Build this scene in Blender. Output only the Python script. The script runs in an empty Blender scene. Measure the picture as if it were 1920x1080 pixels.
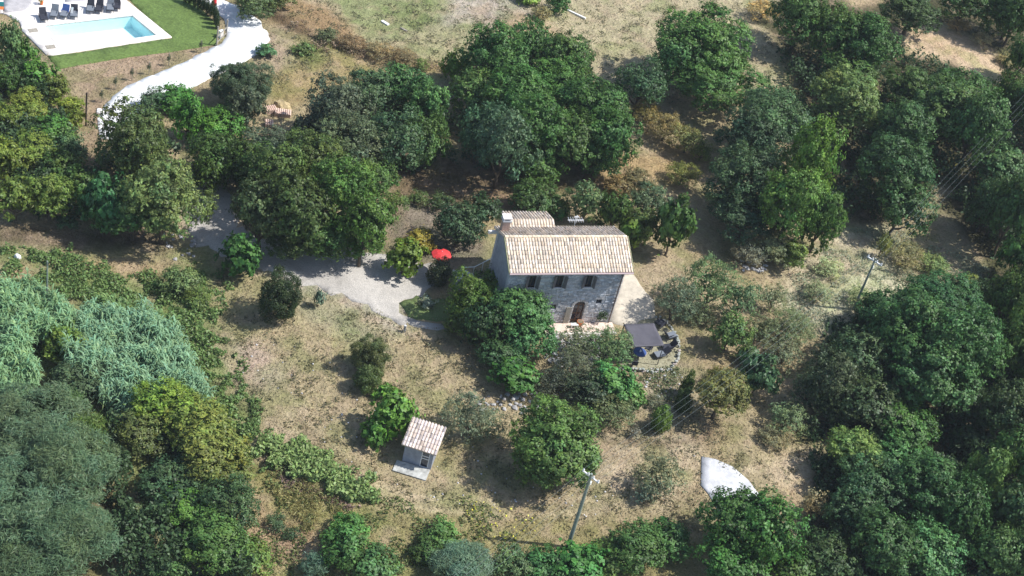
import bpy, bmesh, math, random
import numpy as np
from mathutils import Vector, Matrix
from mathutils.geometry import delaunay_2d_cdt
random.seed(7); RG = np.random.default_rng(7)
S = bpy.context.scene
COL = S.collection
# ------------------------------------------------------------------ camera
PITCH, ROLL, F, HC = math.radians(40), math.radians(14.2), 3080.0, 90.0
cd = bpy.data.cameras.new('camera'); cam = bpy.data.objects.new('camera', cd); COL.objects.link(cam)
cd.sensor_width = 36; cd.lens = F/1920*36; cd.clip_start = 1; cd.clip_end = 6000
RM = Matrix.Rotation(math.pi/2-PITCH, 4, 'X') @ Matrix.Rotation(ROLL, 4, 'Z')
cam.matrix_world = Matrix.Translation((0, 0, HC)) @ RM
S.camera = cam
# ------------------------------------------------------------------ world, sun, exposure
w = bpy.data.worlds.new('World'); S.world = w; w.use_nodes = True
SUN_E, SUN_A = math.radians(52), math.radians(11)      # elevation, azimuth ccw from +x
sky = w.node_tree.nodes.new('ShaderNodeTexSky'); sky.sky_type = 'NISHITA'; sky.sun_disc = False
sky.sun_elevation = SUN_E; sky.sun_rotation = math.pi/2-SUN_A
bg = w.node_tree.nodes['Background']; bg.inputs[1].default_value = 0.13
w.node_tree.links.new(sky.outputs[0], bg.inputs[0])
sd = bpy.data.lights.new('sun', 'SUN'); sd.energy = 4.4; sd.angle = math.radians(0.5); sd.color = (1, .98, .94)
so = bpy.data.objects.new('sun', sd); COL.objects.link(so)
SUNV = Vector((math.cos(SUN_E)*math.cos(SUN_A), math.cos(SUN_E)*math.sin(SUN_A), math.sin(SUN_E)))
so.rotation_euler = SUNV.to_track_quat('Z', 'Y').to_euler(); so.location = (0, 100, 120)
S.view_settings.view_transform = 'Standard'; S.view_settings.look = 'None'
S.view_settings.exposure = 0.42; S.view_settings.gamma = 1; S.view_settings.use_curve_mapping = False
# ------------------------------------------------------------------ authoring: photo pixel <-> place
R3 = np.array(RM.to_3x3())
def ray(px, py): return R3 @ np.array([(px-960)/F, -(py-540)/F, -1.0])
def at(px, py, z=0.0):
    d = ray(px, py); t = (z-HC)/d[2]; return np.array([d[0]*t, d[1]*t, z])
def proj(x, y, z):
    P = np.stack([x, y, z-HC], -1) @ R3
    return 960+F*P[..., 0]/-P[..., 2], 540-F*P[..., 1]/-P[..., 2]
def scale_at(p): return F/-(np.array([p[0], p[1], p[2]-HC]) @ R3)[2]
HO = at(932, 609); HA = math.radians(22.4)             # house corner and heading
flats = [(HO[0]+5, HO[1]+1.5, 10, 17), (-44, 129, 11, 17), (-3.6, 85.3, 3, 6)]
def T(x, y):
    x = np.asarray(x, float); y = np.asarray(y, float)
    z = .22*np.sin(.23*x+.1*y+1)+.16*np.sin(.31*y-.12*x)+.08*np.sin(.7*x+.3)*np.sin(.6*y)
    for fx, fy, r0, r1 in flats:
        d = np.hypot(x-fx, y-fy); t = np.clip((d-r0)/(r1-r0), 0, 1); z = z*(t*t*(3-2*t))
    return z
def gp(px, py, dz=0.0):
    z = 0.0
    for _ in range(4):
        p = at(px, py, z); z = float(T(p[0], p[1]))+dz
    return np.array([p[0], p[1], z])
# ------------------------------------------------------------------ noise / helpers
def vnoise(x, y, seed=0):
    xi = np.floor(x).astype(np.int64); yi = np.floor(y).astype(np.int64); fx = x-xi; fy = y-yi
    def h(i, j):
        n = (i*374761393+j*668265263+seed*974711) & 0xffffffff
        n = ((n ^ (n >> 13))*1274126177) & 0xffffffff
        return ((n ^ (n >> 16)) & 0xffff)/65535.
    fx = fx*fx*(3-2*fx); fy = fy*fy*(3-2*fy)
    return (h(xi, yi)*(1-fx)+h(xi+1, yi)*fx)*(1-fy)+(h(xi, yi+1)*(1-fx)+h(xi+1, yi+1)*fx)*fy
def fbm(x, y, seed=0, o=4):
    s = 0; a = .5
    for k in range(o): s = s+a*vnoise(x*2**k, y*2**k, seed+k); a /= 2
    return s/(1-.5**o)
def inpoly(px, py, poly):
    r = np.zeros(px.shape, bool); n = len(poly)
    for i in range(n):
        x1, y1 = poly[i]; x2, y2 = poly[(i+1) % n]
        if y1 == y2: continue
        c = ((y1 > py) != (y2 > py)) & (px < (x2-x1)*(py-y1)/(y2-y1)+x1); r ^= c
    return r
def tag(o, label=None, cat=None, group=None, kind=None):
    if label: o['label'] = label
    if cat: o['category'] = cat
    if group: o['group'] = group
    if kind: o['kind'] = kind
    return o
def link(name, me, parent=None):
    o = bpy.data.objects.new(name, me); COL.objects.link(o)
    if parent: o.parent = parent
    return o
def empty(name, loc, rz=0, label=None, cat=None, group=None):
    o = bpy.data.objects.new(name, None); COL.objects.link(o); o.location = tuple(float(v) for v in loc)
    o.rotation_euler = (0, 0, rz); o.empty_display_size = .3
    return tag(o, label, cat, group)
def mesh_np(name, V, Fc, mats, attr=None, smooth=False):
    """V (n,3), Fc (m,k) int array"""
    me = bpy.data.meshes.new(name); V = np.ascontiguousarray(V, np.float32); Fc = np.ascontiguousarray(Fc, np.int32)
    m, k = Fc.shape
    me.vertices.add(len(V)); me.vertices.foreach_set('co', V.ravel())
    me.loops.add(m*k); me.loops.foreach_set('vertex_index', Fc.ravel())
    me.polygons.add(m); me.polygons.foreach_set('loop_start', np.arange(0, m*k, k, dtype=np.int32))
    me.polygons.foreach_set('loop_total', np.full(m, k, np.int32))
    if smooth: me.polygons.foreach_set('use_smooth', np.ones(m, bool))
    me.update(calc_edges=True)
    if attr is not None:
        a = me.attributes.new('tint', 'FLOAT_COLOR', 'POINT')
        c = np.ones((len(V), 4), np.float32); c[:, :3] = attr; a.data.foreach_set('color', c.ravel())
    for mt in (mats if isinstance(mats, (list, tuple)) else [mats]): me.materials.append(mt)
    return me
class MB:
    """collects simple solids, builds ONE mesh"""
    def __init__(s): s.v = []; s.f = []; s.c = []
    def add(s, v, f, c=None):
        n = len(s.v); s.v += [tuple(p) for p in v]; s.f += [tuple(i+n for i in q) for q in f]
        s.c += [c or (1, 1, 1)]*len(v); return s
    def box(s, x0, x1, y0, y1, z0, z1, c=None, M=None, jit=0):
        v = [Vector((x, y, z)) for z in (z0, z1) for y in (y0, y1) for x in (x0, x1)]
        if jit: v = [p+Vector((random.uniform(-jit, jit) for _ in range(3))) for p in v]
        if M is not None: v = [M @ p for p in v]
        return s.add(v, [(0, 2, 3, 1), (4, 5, 7, 6), (0, 1, 5, 4), (2, 6, 7, 3), (0, 4, 6, 2), (1, 3, 7, 5)], c)
    def tube(s, pts, r, n=8, c=None, cap=True):
        pts = [Vector(p) for p in pts]; rs = r if isinstance(r, (list, tuple)) else [r]*len(pts)
        v = []; f = []
        for i, p in enumerate(pts):
            d = (pts[min(i+1, len(pts)-1)]-pts[max(i-1, 0)]).normalized()
            a = d.orthogonal().normalized() if i == 0 else (a-d*a.dot(d)).normalized()
            b = d.cross(a)
            for k in range(n):
                t = 2*math.pi*k/n; v.append(p+(a*math.cos(t)+b*math.sin(t))*rs[i])
        for i in range(len(pts)-1):
            for k in range(n): f.append((i*n+k, i*n+(k+1) % n, (i+1)*n+(k+1) % n, (i+1)*n+k))
        if cap: f.append(tuple(range(n))[::-1]); f.append(tuple((len(pts)-1)*n+k for k in range(n)))
        return s.add(v, f, c)
    def quad(s, *p, c=None): return s.add(p, [tuple(range(len(p)))], c)
    def build(s, name, mat, parent=None, smooth=False):
        me = bpy.data.meshes.new(name); me.from_pydata([tuple(p) for p in s.v], [], s.f)
        a = me.attributes.new('tint', 'FLOAT_COLOR', 'POINT')
        a.data.foreach_set('color', np.array([(*c, 1) for c in s.c], np.float32).ravel())
        if smooth: me.polygons.foreach_set('use_smooth', np.ones(len(me.polygons), bool))
        me.materials.append(mat); me.update(); return link(name, me, parent)
# ------------------------------------------------------------------ materials
def nmat(name):
    m = bpy.data.materials.new(name); m.use_nodes = True; nt = m.node_tree
    return m, nt, nt.nodes['Principled BSDF'], nt.nodes, nt.links
def mat(name, col, rough=.8, noise=.25, scale=6, bump=0.0, tint=False, metal=0, detail=6, spec=.3, objcol=False, big=0):
    m, nt, b, N, L = nmat(name)
    tc = N.new('ShaderNodeTexCoord'); nz = N.new('ShaderNodeTexNoise'); nz.inputs['Scale'].default_value = scale
    nz.inputs['Detail'].default_value = detail; nz.inputs['Roughness'].default_value = .65
    L.new(tc.outputs['Object'], nz.inputs['Vector'])
    mr = N.new('ShaderNodeMapRange'); mr.inputs['From Min'].default_value = .3; mr.inputs['From Max'].default_value = .7
    mr.inputs['To Min'].default_value = 1-noise; mr.inputs['To Max'].default_value = 1+noise
    L.new(nz.outputs['Fac'], mr.inputs['Value'])
    mul = N.new('ShaderNodeVectorMath'); mul.operation = 'MULTIPLY'; mul.inputs[0].default_value = col
    L.new(mr.outputs[0], mul.inputs[1]); out = mul.outputs[0]
    if big:
        n2 = N.new('ShaderNodeTexNoise'); n2.inputs['Scale'].default_value = .45; n2.inputs['Detail'].default_value = 8; n2.inputs['Roughness'].default_value = .7; n2.inputs['Distortion'].default_value = .6
        L.new(tc.outputs['Object'], n2.inputs['Vector']); r2 = N.new('ShaderNodeMapRange'); r2.inputs['From Min'].default_value = .35; r2.inputs['From Max'].default_value = .65; r2.inputs['To Min'].default_value = 1-big; r2.inputs['To Max'].default_value = 1+big
        L.new(n2.outputs['Fac'], r2.inputs['Value']); m2 = N.new('ShaderNodeVectorMath'); m2.operation = 'MULTIPLY'; L.new(out, m2.inputs[0]); L.new(r2.outputs[0], m2.inputs[1]); out = m2.outputs[0]
    if tint:
        at_ = N.new('ShaderNodeAttribute'); at_.attribute_name = 'tint'
        m2 = N.new('ShaderNodeVectorMath'); m2.operation = 'MULTIPLY'; L.new(out, m2.inputs[0]); L.new(at_.outputs['Color'], m2.inputs[1]); out = m2.outputs[0]
    if objcol:
        oi = N.new('ShaderNodeObjectInfo')
        m2 = N.new('ShaderNodeVectorMath'); m2.operation = 'MULTIPLY'; L.new(out, m2.inputs[0]); L.new(oi.outputs['Color'], m2.inputs[1]); out = m2.outputs[0]
    L.new(out, b.inputs['Base Color'])
    b.inputs['Roughness'].default_value = rough; b.inputs['Metallic'].default_value = metal
    b.inputs['Specular IOR Level'].default_value = spec
    if bump:
        bp = N.new('ShaderNodeBump'); bp.inputs['Strength'].default_value = 1; bp.inputs['Distance'].default_value = bump
        L.new(nz.outputs['Fac'], bp.inputs['Height']); L.new(bp.outputs[0], b.inputs['Normal'])
    return m
def leaf_mat():
    m, nt, b, N, L = nmat('foliage')
    a = N.new('ShaderNodeAttribute'); a.attribute_name = 'tint'; oi = N.new('ShaderNodeObjectInfo')
    mu = N.new('ShaderNodeVectorMath'); mu.operation = 'MULTIPLY'
    L.new(a.outputs['Color'], mu.inputs[0]); L.new(oi.outputs['Color'], mu.inputs[1])
    L.new(mu.outputs[0], b.inputs['Base Color']); b.inputs['Roughness'].default_value = .5; b.inputs['Specular IOR Level'].default_value = .35
    tr = N.new('ShaderNodeBsdfTranslucent'); mx = N.new('ShaderNodeMixShader'); mx.inputs[0].default_value = .30
    L.new(mu.outputs[0], tr.inputs['Color']); L.new(b.outputs[0], mx.inputs[1]); L.new(tr.outputs[0], mx.inputs[2])
    L.new(mx.outputs[0], N['Material Output'].inputs['Surface']); return m
def ground_mat():
    m, nt, b, N, L = nmat('ground_soil_grass')
    tc = N.new('ShaderNodeTexCoord'); a = N.new('ShaderNodeAttribute'); a.attribute_name = 'tint'
    out = a.outputs['Color']; heights = []
    for sc_, lo, hi, d in ((.9, .74, 1.2, 5), (5, .66, 1.28, 6), (.25, .88, 1.12, 3)):
        nz = N.new('ShaderNodeTexNoise'); nz.inputs['Scale'].default_value = sc_; nz.inputs['Detail'].default_value = d; nz.inputs['Roughness'].default_value = .7
        L.new(tc.outputs['Object'], nz.inputs['Vector'])
        mr = N.new('ShaderNodeMapRange'); mr.inputs['From Min'].default_value = .3; mr.inputs['From Max'].default_value = .7
        mr.inputs['To Min'].default_value = lo+.08; mr.inputs['To Max'].default_value = hi; L.new(nz.outputs['Fac'], mr.inputs['Value'])
        mu = N.new('ShaderNodeVectorMath'); mu.operation = 'MULTIPLY'; L.new(out, mu.inputs[0]); L.new(mr.outputs[0], mu.inputs[1]); out = mu.outputs[0]
        heights.append(nz)
    # hue drift between straw and olive
    nz = N.new('ShaderNodeTexNoise'); nz.inputs['Scale'].default_value = 1.7; nz.inputs['Detail'].default_value = 6; L.new(tc.outputs['Object'], nz.inputs['Vector'])
    mr = N.new('ShaderNodeMapRange'); mr.inputs['From Min'].default_value = .5; mr.inputs['From Max'].default_value = .68; mr.inputs['To Max'].default_value = .55; L.new(nz.outputs['Fac'], mr.inputs['Value'])
    mx = N.new('ShaderNodeMix'); mx.data_type = 'RGBA'; mx.blend_type = 'MULTIPLY'; L.new(mr.outputs[0], mx.inputs[0]); L.new(out, mx.inputs[6]); mx.inputs[7].default_value = (.84, .92, .76, 1)
    L.new(mx.outputs[2], b.inputs['Base Color']); b.inputs['Roughness'].default_value = .95; b.inputs['Specular IOR Level'].default_value = .1
    b0_ = N.new('ShaderNodeBump'); b0_.inputs['Distance'].default_value = .55; L.new(heights[0].outputs['Fac'], b0_.inputs['Height'])
    bp = N.new('ShaderNodeBump'); bp.inputs['Distance'].default_value = .09; L.new(heights[1].outputs['Fac'], bp.inputs['Height']); L.new(b0_.outputs[0], bp.inputs['Normal'])
    L.new(bp.outputs[0], b.inputs['Normal']); return m
M = {}
M['leaf'] = leaf_mat(); M['ground'] = ground_mat()
M['bark'] = mat('bark', (.11, .085, .06), .9, .4, 8)
M['gravel'] = mat('gravel', (.42, .39, .35), .95, .25, 9, .05, big=.16)
M['whiteroad'] = mat('pale_gravel_road', (.72, .72, .71), .9, .14, 1.2, .02, detail=9, big=.1)
M['deck'] = mat('pale_stone_paving', (.80, .74, .69), .8, .14, 1.0, detail=9)
M['concrete'] = mat('pale_concrete', (.52, .52, .53), .85, .26, 1.3, .02, detail=10, big=.12)
M['pave'] = mat('beige_paving', (.52, .46, .37), .9, .16, 2.5, .01, big=.14)
M['terra'] = mat('terracotta_paving', (.70, .56, .47), .85, .15, 2)
M['stone'] = mat('rubble_stone', (.52, .52, .53), .9, .3, 7, .02, tint=True)
M['mortar'] = mat('lime_mortar', (.46, .465, .48), .95, .15, 5, .01)
M['plaster'] = mat('grey_plaster', (.30, .32, .36), .9, .18, 2.5, .01, big=.14)
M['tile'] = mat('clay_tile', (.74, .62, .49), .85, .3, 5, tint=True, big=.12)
M['tileback'] = mat('dark_clay_tile', (.50, .42, .345), .9, .35, 4, tint=True)  # darker clay: shade of the back slopes put into the colour; also tile beds
M['wood'] = mat('brown_wood', (.085, .06, .045), .6, .25, 10)
M['shutter'] = mat('faded_shutter', (.15, .14, .14), .7, .2, 9)
M['greywood'] = mat('weathered_wood', (.32, .29, .24), .8, .3, 12)
M['white'] = mat('white_paint', (.8, .8, .78), .5, .04, 5)
M['dark'] = mat('dark_fabric', (.035, .037, .05), .7, .2, 8)
M['greyfab'] = mat('grey_fabric', (.17, .19, .22), .7, .12, 8)
M['canopy'] = mat('grey_canopy_cloth', (.095, .09, .105), .7, .12, 1.6)
M['metal'] = mat('dark_metal', (.08, .08, .09), .4, .1, 5, metal=.7)
M['red'] = mat('red_cloth', (.66, .045, .045), .6, .06, 4)
M['blue'] = mat('blue_cloth', (.06, .11, .30), .7, .2, 5)
M['orange'] = mat('terracotta_orange', (.62, .17, .04), .7, .1, 5)
M['pole'] = mat('pole_concrete', (.22, .26, .22), .9, .2, 4)
M['ceramic'] = mat('white_ceramic', (.8, .8, .8), .2, .03, 5)
M['wire'] = mat('aluminium_wire', (.26, .30, .29), .45, .1, 3, metal=.3)
M['poolwall'] = mat('pool_lining', (.74, .96, .96), .5, .05, 2)
M['skin'] = mat('skin', (.5, .32, .24), .6, .05, 5)
M['earth'] = mat('earth', (.24, .18, .12), .95, .3, 5)
def glass(name, col=(.03, .035, .045), r=.08):
    m, nt, b, N, L = nmat(name); b.inputs['Base Color'].default_value = (*col, 1); b.inputs['Roughness'].default_value = r; b.inputs['Specular IOR Level'].default_value = .6; return m
M['glass'] = glass('dark_glass')
def water():
    m, nt, b, N, L = nmat('pool_water'); N.remove(b)
    t = N.new('ShaderNodeBsdfTransparent'); t.inputs[0].default_value = (.90, .985, .98, 1)
    g = N.new('ShaderNodeBsdfGlossy'); g.inputs['Roughness'].default_value = .05
    fr = N.new('ShaderNodeFresnel'); fr.inputs[0].default_value = 1.33; mx = N.new('ShaderNodeMixShader')
    nz = N.new('ShaderNodeTexNoise'); nz.inputs['Scale'].default_value = 2.5; bp = N.new('ShaderNodeBump'); bp.inputs['Distance'].default_value = .02
    L.new(nz.outputs['Fac'], bp.inputs['Height']); L.new(bp.outputs[0], g.inputs['Normal'])
    mx.inputs[0].default_value = .05; L.new(t.outputs[0], mx.inputs[1]); L.new(g.outputs[0], mx.inputs[2])
    L.new(mx.outputs[0], N['Material Output'].inputs['Surface']); return m
M['water'] = water()
# ------------------------------------------------------------------ ground colour patches (photo outline -> place)
ROAD = [(392, -12), (452, 18), (490, 48), (508, 80), (490, 104), (440, 124), (385, 152), (335, 178), (262, 218), (215, 262), (190, 262), (182, 238), (190, 205), (216, 176), (260, 150), (330, 124), (388, 96), (416, 82), (424, 62), (418, 38), (400, 14), (350, -12)]
DRIVE = [(360, 330), (425, 330), (440, 420), (520, 448), (620, 468), (700, 478), (762, 486), (815, 500), (822, 520), (790, 555), (762, 568), (748, 585), (775, 597), (836, 606), (834, 614), (790, 612), (742, 612), (712, 585), (680, 577), (640, 560), (560, 540), (505, 518), (478, 498), (430, 478), (375, 462), (352, 420)]
GRASSY = (.10, .145, .05)
DEF = (.37, .325, .215)
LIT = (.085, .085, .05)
PATCH = [
 ([(470, -40), (1480, -40), (1480, 170), (900, 170), (700, 110), (560, 60)], (.43, .40, .28), 6),
 ([(620, -40), (868, -40), (855, 50), (760, 62), (700, 70), (640, 45)], (.28, .32, .17), 14),
 ([(850, -20), (985, -20), (1000, 30), (900, 50), (835, 50)], (.46, .43, .38), 10),
 ([(690, 70), (900, 45), (900, 150), (780, 140), (700, 100)], (.37, .37, .23), 16),
 ([(960, 20), (1070, 60), (1060, 80), (950, 70), (900, 50)], (.42, .34, .23), 10),
 ([(510, -20), (620, 20), (690, 80), (830, 120), (860, 140), (760, 130), (640, 95), (520, 40), (470, -20)], (.34, .25, .15), 10),
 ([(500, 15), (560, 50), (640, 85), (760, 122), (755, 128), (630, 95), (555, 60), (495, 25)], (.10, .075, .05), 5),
 ([(520, 70), (640, 98), (790, 135), (800, 170), (640, 170), (500, 210), (490, 150)], (.36, .30, .17), 8),
 ([(545, 80), (600, 90), (610, 115), (560, 125)], (.20, .24, .10), 10),
 ([(500, 60), (545, 45), (560, 95), (520, 130), (480, 160), (470, 120), (510, 95)], (.42, .35, .27), 6),
 ([(90, 108), (400, 78), (416, 86), (330, 124), (216, 176), (190, 205), (185, 300), (160, 300), (158, 180), (120, 160)], (.36, .285, .215), 5),
 ([(40, 40), (100, 106), (90, 130), (60, 110), (20, 60)], (.30, .26, .20), 4),
 ([(150, 240), (190, 240), (200, 330), (160, 320)], (.36, .30, .22), 4),
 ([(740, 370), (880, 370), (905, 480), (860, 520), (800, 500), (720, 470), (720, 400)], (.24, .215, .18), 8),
 ([(x_+(x_-600)*.03, y_+(y_-500)*.10+3) for x_, y_ in DRIVE], (.44, .41, .36), 9),
 ([(540, 552), (640, 578), (720, 606), (755, 660), (700, 650), (620, 615), (520, 560)], (.32, .32, .22), 14),
 ([(390, 630), (500, 650), (545, 700), (500, 730), (430, 700)], (.43, .355, .31), 10),
 ([(0, 455), (100, 462), (130, 480), (300, 478), (350, 440), (410, 480), (400, 560), (430, 640), (480, 760), (500, 860), (420, 900), (0, 900)], (.22, .27, .12), 12),
 ([(120, 480), (300, 482), (300, 512), (250, 528), (160, 520)], (.42, .34, .22), 8),
 ([(0, 495), (60, 490), (70, 525), (20, 530)], (.42, .33, .22), 8),
 ([(330, 445), (400, 460), (410, 490), (340, 490)], (.37, .34, .22), 8),
 ([(540, 870), (700, 930), (900, 960), (1300, 985), (1500, 1000), (1500, 1140), (420, 1140), (420, 1000)], (.29, .27, .14), 12),
 ([(470, 940), (560, 970), (600, 1020), (540, 1060), (470, 1010)], (.40, .30, .21), 8),
 ([(480, 860), (600, 960), (640, 990), (560, 970), (470, 900)], (.25, .25, .10), 8),
 ([(1450, 560), (1560, 440), (1700, 410), (1880, 520), (1800, 560), (1560, 640)], (.56, .56, .42), 14),
 ([(1480, 500), (1600, 430), (1660, 460), (1560, 560), (1480, 560)], (.50, .46, .35), 8),
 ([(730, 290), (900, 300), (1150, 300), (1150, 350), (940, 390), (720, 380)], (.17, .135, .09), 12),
 ([(930, 360), (980, 355), (980, 390), (930, 395)], (.38, .28, .20), 10),
 ([(1140, 280), (1300, 280), (1330, 320), (1230, 350), (1120, 400), (1120, 340)], (.40, .31, .18), 10),
 ([(1180, 480), (1300, 480), (1330, 530), (1230, 560), (1200, 530)], (.42, .36, .26), 8),
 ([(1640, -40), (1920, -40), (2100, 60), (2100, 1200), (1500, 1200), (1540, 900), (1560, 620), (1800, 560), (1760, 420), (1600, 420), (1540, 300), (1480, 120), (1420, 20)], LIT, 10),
 ([(1672, 56), (1700, 42), (1765, 42), (1805, 62), (1855, 96), (1898, 145), (1892, 162), (1855, 156), (1790, 118), (1700, 98)], (.62, .50, .37), 4),
 ([(1560, -30), (1650, -30), (1660, 12), (1590, 10)], (.48, .39, .27), 4),
 ([(1640, 450), (1740, 375), (1790, 320), (1810, 330), (1760, 400), (1830, 460), (1870, 520), (1700, 520)], (.36, .33, .23), 8),
 ([(1440, 860), (1550, 820), (1540, 880), (1480, 930), (1420, 900)], (.50, .43, .32), 8),
 ([(1130, 835), (1320, 830), (1320, 900), (1240, 960), (1120, 900)], (.50, .44, .33), 10),
 ([(1180, 690), (1270, 690), (1290, 760), (1180, 770)], (.36, .33, .25), 10),
 ([(-60, 430), (120, 420), (330, 440), (330, 460), (100, 470), (-60, 450)], (.15, .125, .09), 8),  # tree shade over the left lane, put into the ground colour
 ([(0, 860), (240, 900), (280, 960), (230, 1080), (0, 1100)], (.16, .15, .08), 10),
 ([(1780, 1010), (1840, 1010), (1830, 1100), (1780, 1100)], (.44, .34, .22), 6),
]
LAWN = [(88, 106), (100, 105), (322, 72), (212, -25), (330, -30), (362, 0), (400, 40), (410, 60), (406, 84), (330, 96), (240, 108), (150, 122), (110, 130)]
def seg_mask(px, py, pts, wd):
    r = np.zeros(px.shape, bool)
    for (x1, y1), (x2, y2) in zip(pts[:-1], pts[1:]):
        dx, dy = x2-x1, y2-y1; t = np.clip(((px-x1)*dx+(py-y1)*dy)/(dx*dx+dy*dy), 0, 1)
        r |= np.hypot(px-x1-t*dx, py-y1-t*dy) < wd
    return r
LINES = [([(540, 770), (575, 850), (640, 905), (760, 948), (900, 966), (1100, 962), (1300, 905), (1420, 880)], 3.2, (.60, .53, .40)), ([(560, 760), (598, 838), (660, 890), (770, 930), (900, 945), (1100, 938), (1290, 882)], 3.0, (.58, .51, .38)), ([(550, 765), (586, 845), (650, 898), (765, 939), (900, 955), (1100, 950), (1295, 892)], 2.0, (.24, .25, .13)), ([(395, 640), (440, 690), (480, 740), (500, 790), (560, 840)], 6, (.50, .42, .33)), ([(370, 600), (420, 650), (470, 720)], 4, (.26, .22, .14)),
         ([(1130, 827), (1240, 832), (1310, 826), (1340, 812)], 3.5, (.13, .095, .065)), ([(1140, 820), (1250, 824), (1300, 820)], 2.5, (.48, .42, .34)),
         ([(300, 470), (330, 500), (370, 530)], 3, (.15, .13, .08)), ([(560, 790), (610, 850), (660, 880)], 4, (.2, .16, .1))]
def ground_color(x, y):
    px, py = proj(x, y, T(x, y)); n1 = (fbm(x*.35, y*.35, 3)-.5); n2 = (fbm(x*.35, y*.35, 11)-.5)
    col = np.empty(x.shape+(3,)); col[:] = DEF
    big = fbm(x*.12, y*.12, 21)[..., None]; col *= (.82+.36*big)
    def blur(m, k):
        m = m.astype(float)
        for ax in (0, 1):
            for _ in range(k): m = (np.roll(m, 1, ax)+m*2+np.roll(m, -1, ax))/4
        return m
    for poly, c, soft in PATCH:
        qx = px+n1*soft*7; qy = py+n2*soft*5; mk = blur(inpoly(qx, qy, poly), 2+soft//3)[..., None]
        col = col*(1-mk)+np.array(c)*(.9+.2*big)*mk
    for pts, wd, c in LINES:
        mk = blur(seg_mask(px+n1*10, py+n2*10, pts, wd+1), 1)[..., None]*.8; col = col*(1-mk)+np.array(c)*mk
    # scattered worn spots and greener growth
    s = fbm(x*.9, y*.9, 40); g = fbm(x*.5, y*.5, 60)
    mk = np.clip((s-.56)*7, 0, 1)[..., None]*.45; col = col*(1-mk)+np.array((.42, .34, .26))*mk
    mk = np.clip((g-.53)*7, 0, 1)[..., None]*.55; col = col*(1-mk)+col*np.array((.58, .74, .5))*mk
    b2 = fbm(x*.22, y*.22, 80); mk = np.clip((b2-.52)*6, 0, 1)[..., None]*.32; col = col*(1-mk)+col*np.array((.80, .70, .62))*mk
    return col*np.array([.90, .83, .745])
gx = np.arange(-78, 78.01, .36); gy = np.arange(52, 212.01, .36)
ring = np.array([6, 20, 60, 180, 600, 1500, 3000.])
GX = np.concatenate([gx[0]-ring[::-1], gx, gx[-1]+ring]); GY = np.concatenate([gy[0]-ring[::-1], gy, gy[-1]+ring])
XX, YY = np.meshgrid(GX, GY); ZZ = T(XX, YY)
inner = (XX >= gx[0]) & (XX <= gx[-1]) & (YY >= gy[0]) & (YY <= gy[-1])
GC = np.empty(XX.shape+(3,)); GC[:] = (.17, .17, .09)
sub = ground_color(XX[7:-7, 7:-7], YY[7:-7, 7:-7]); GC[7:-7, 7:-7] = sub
POOL = [(84, 50), (248, 31), (293, 68), (119, 93)]
PP = [at(*q)[:2] for q in POOL]
ny, nx = XX.shape; idx = np.arange(ny*nx).reshape(ny, nx)
FQ = np.stack([idx[:-1, :-1], idx[:-1, 1:], idx[1:, 1:], idx[1:, :-1]], -1).reshape(-1, 4)
cxm = XX.ravel()[FQ].mean(1); cym = YY.ravel()[FQ].mean(1)
DECKHOLE = [at(*q)[:2] for q in [(70, 43), (252, 22), (306, 70), (114, 99)]]
keep = ~inpoly(cxm, cym, DECKHOLE)
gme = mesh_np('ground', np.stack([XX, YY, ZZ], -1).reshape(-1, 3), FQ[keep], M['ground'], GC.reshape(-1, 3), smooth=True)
tag(link('ground', gme), kind='structure')
def sheet(name, poly_px, m, dz, jitter=0, dens=.8, hole=None, kind='structure', col=None, step=.5):
    P = []
    W_ = [at(*q)[:2] for q in poly_px]
    for a, b in zip(W_, W_[1:]+W_[:1]):
        n = max(1, int(np.linalg.norm(b-a)/step))
        for k in range(n):
            q = a+(b-a)*k/n
            if jitter: q = q+(np.array([float(fbm(np.array(q[0]*1.1), np.array(q[1]*1.1), 5)), float(fbm(np.array(q[0]*1.1), np.array(q[1]*1.1), 9))])-.5)*jitter*2
            P.append(q)
    nb = len(P); E_ = [(i, (i+1) % nb) for i in range(nb)]; A = np.array(P)
    xs = np.arange(A[:, 0].min(), A[:, 0].max(), dens); ys = np.arange(A[:, 1].min(), A[:, 1].max(), dens)
    X, Y = np.meshgrid(xs, ys); X = X.ravel(); Y = Y.ravel()
    k = inpoly(X, Y, P); pts = P+[np.array(q) for q in zip(X[k], Y[k])]
    if hole is not None:
        nh = len(pts); pts = [p for p in pts]+[np.array(h) for h in hole]; E_ += [(nh+i, nh+(i+1) % len(hole)) for i in range(len(hole))]
    vs, _, fs, *_ = delaunay_2d_cdt([Vector((float(p[0]), float(p[1]))) for p in pts], E_, [], 1, 1e-4)
    V = np.array([(v.x, v.y, 0) for v in vs]); V[:, 2] = T(V[:, 0], V[:, 1])+dz
    Fc = np.array([f for f in fs if len(f) == 3])
    if hole is not None:
        c = V[Fc].mean(1); Fc = Fc[~inpoly(c[:, 0], c[:, 1], hole)]
    # upward winding
    a, b, c = V[Fc[:, 0]], V[Fc[:, 1]], V[Fc[:, 2]]; nz = np.cross(b-a, c-a)[:, 2]; Fc[nz < 0] = Fc[nz < 0][:, ::-1]
    # skirt so that the sheet has thickness
    me = mesh_np(name, V, Fc, m, None, smooth=False); o = link(name, me)
    bm = bmesh.new(); bm.from_mesh(me); be = [e for e in bm.edges if len(e.link_faces) == 1]
    r = bmesh.ops.extrude_edge_only(bm, edges=be)
    for v in [g for g in r['geom'] if isinstance(g, bmesh.types.BMVert)]: v.co.z -= max(.1, dz+.05)
    bm.to_mesh(me); bm.free()
    return tag(o, kind=kind) if kind else o
sheet('gravel_driveway', DRIVE, M['gravel'], .012, jitter=1.0)
sheet('white_gravel_road', ROAD, M['whiteroad'], .05, jitter=.3)
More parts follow.
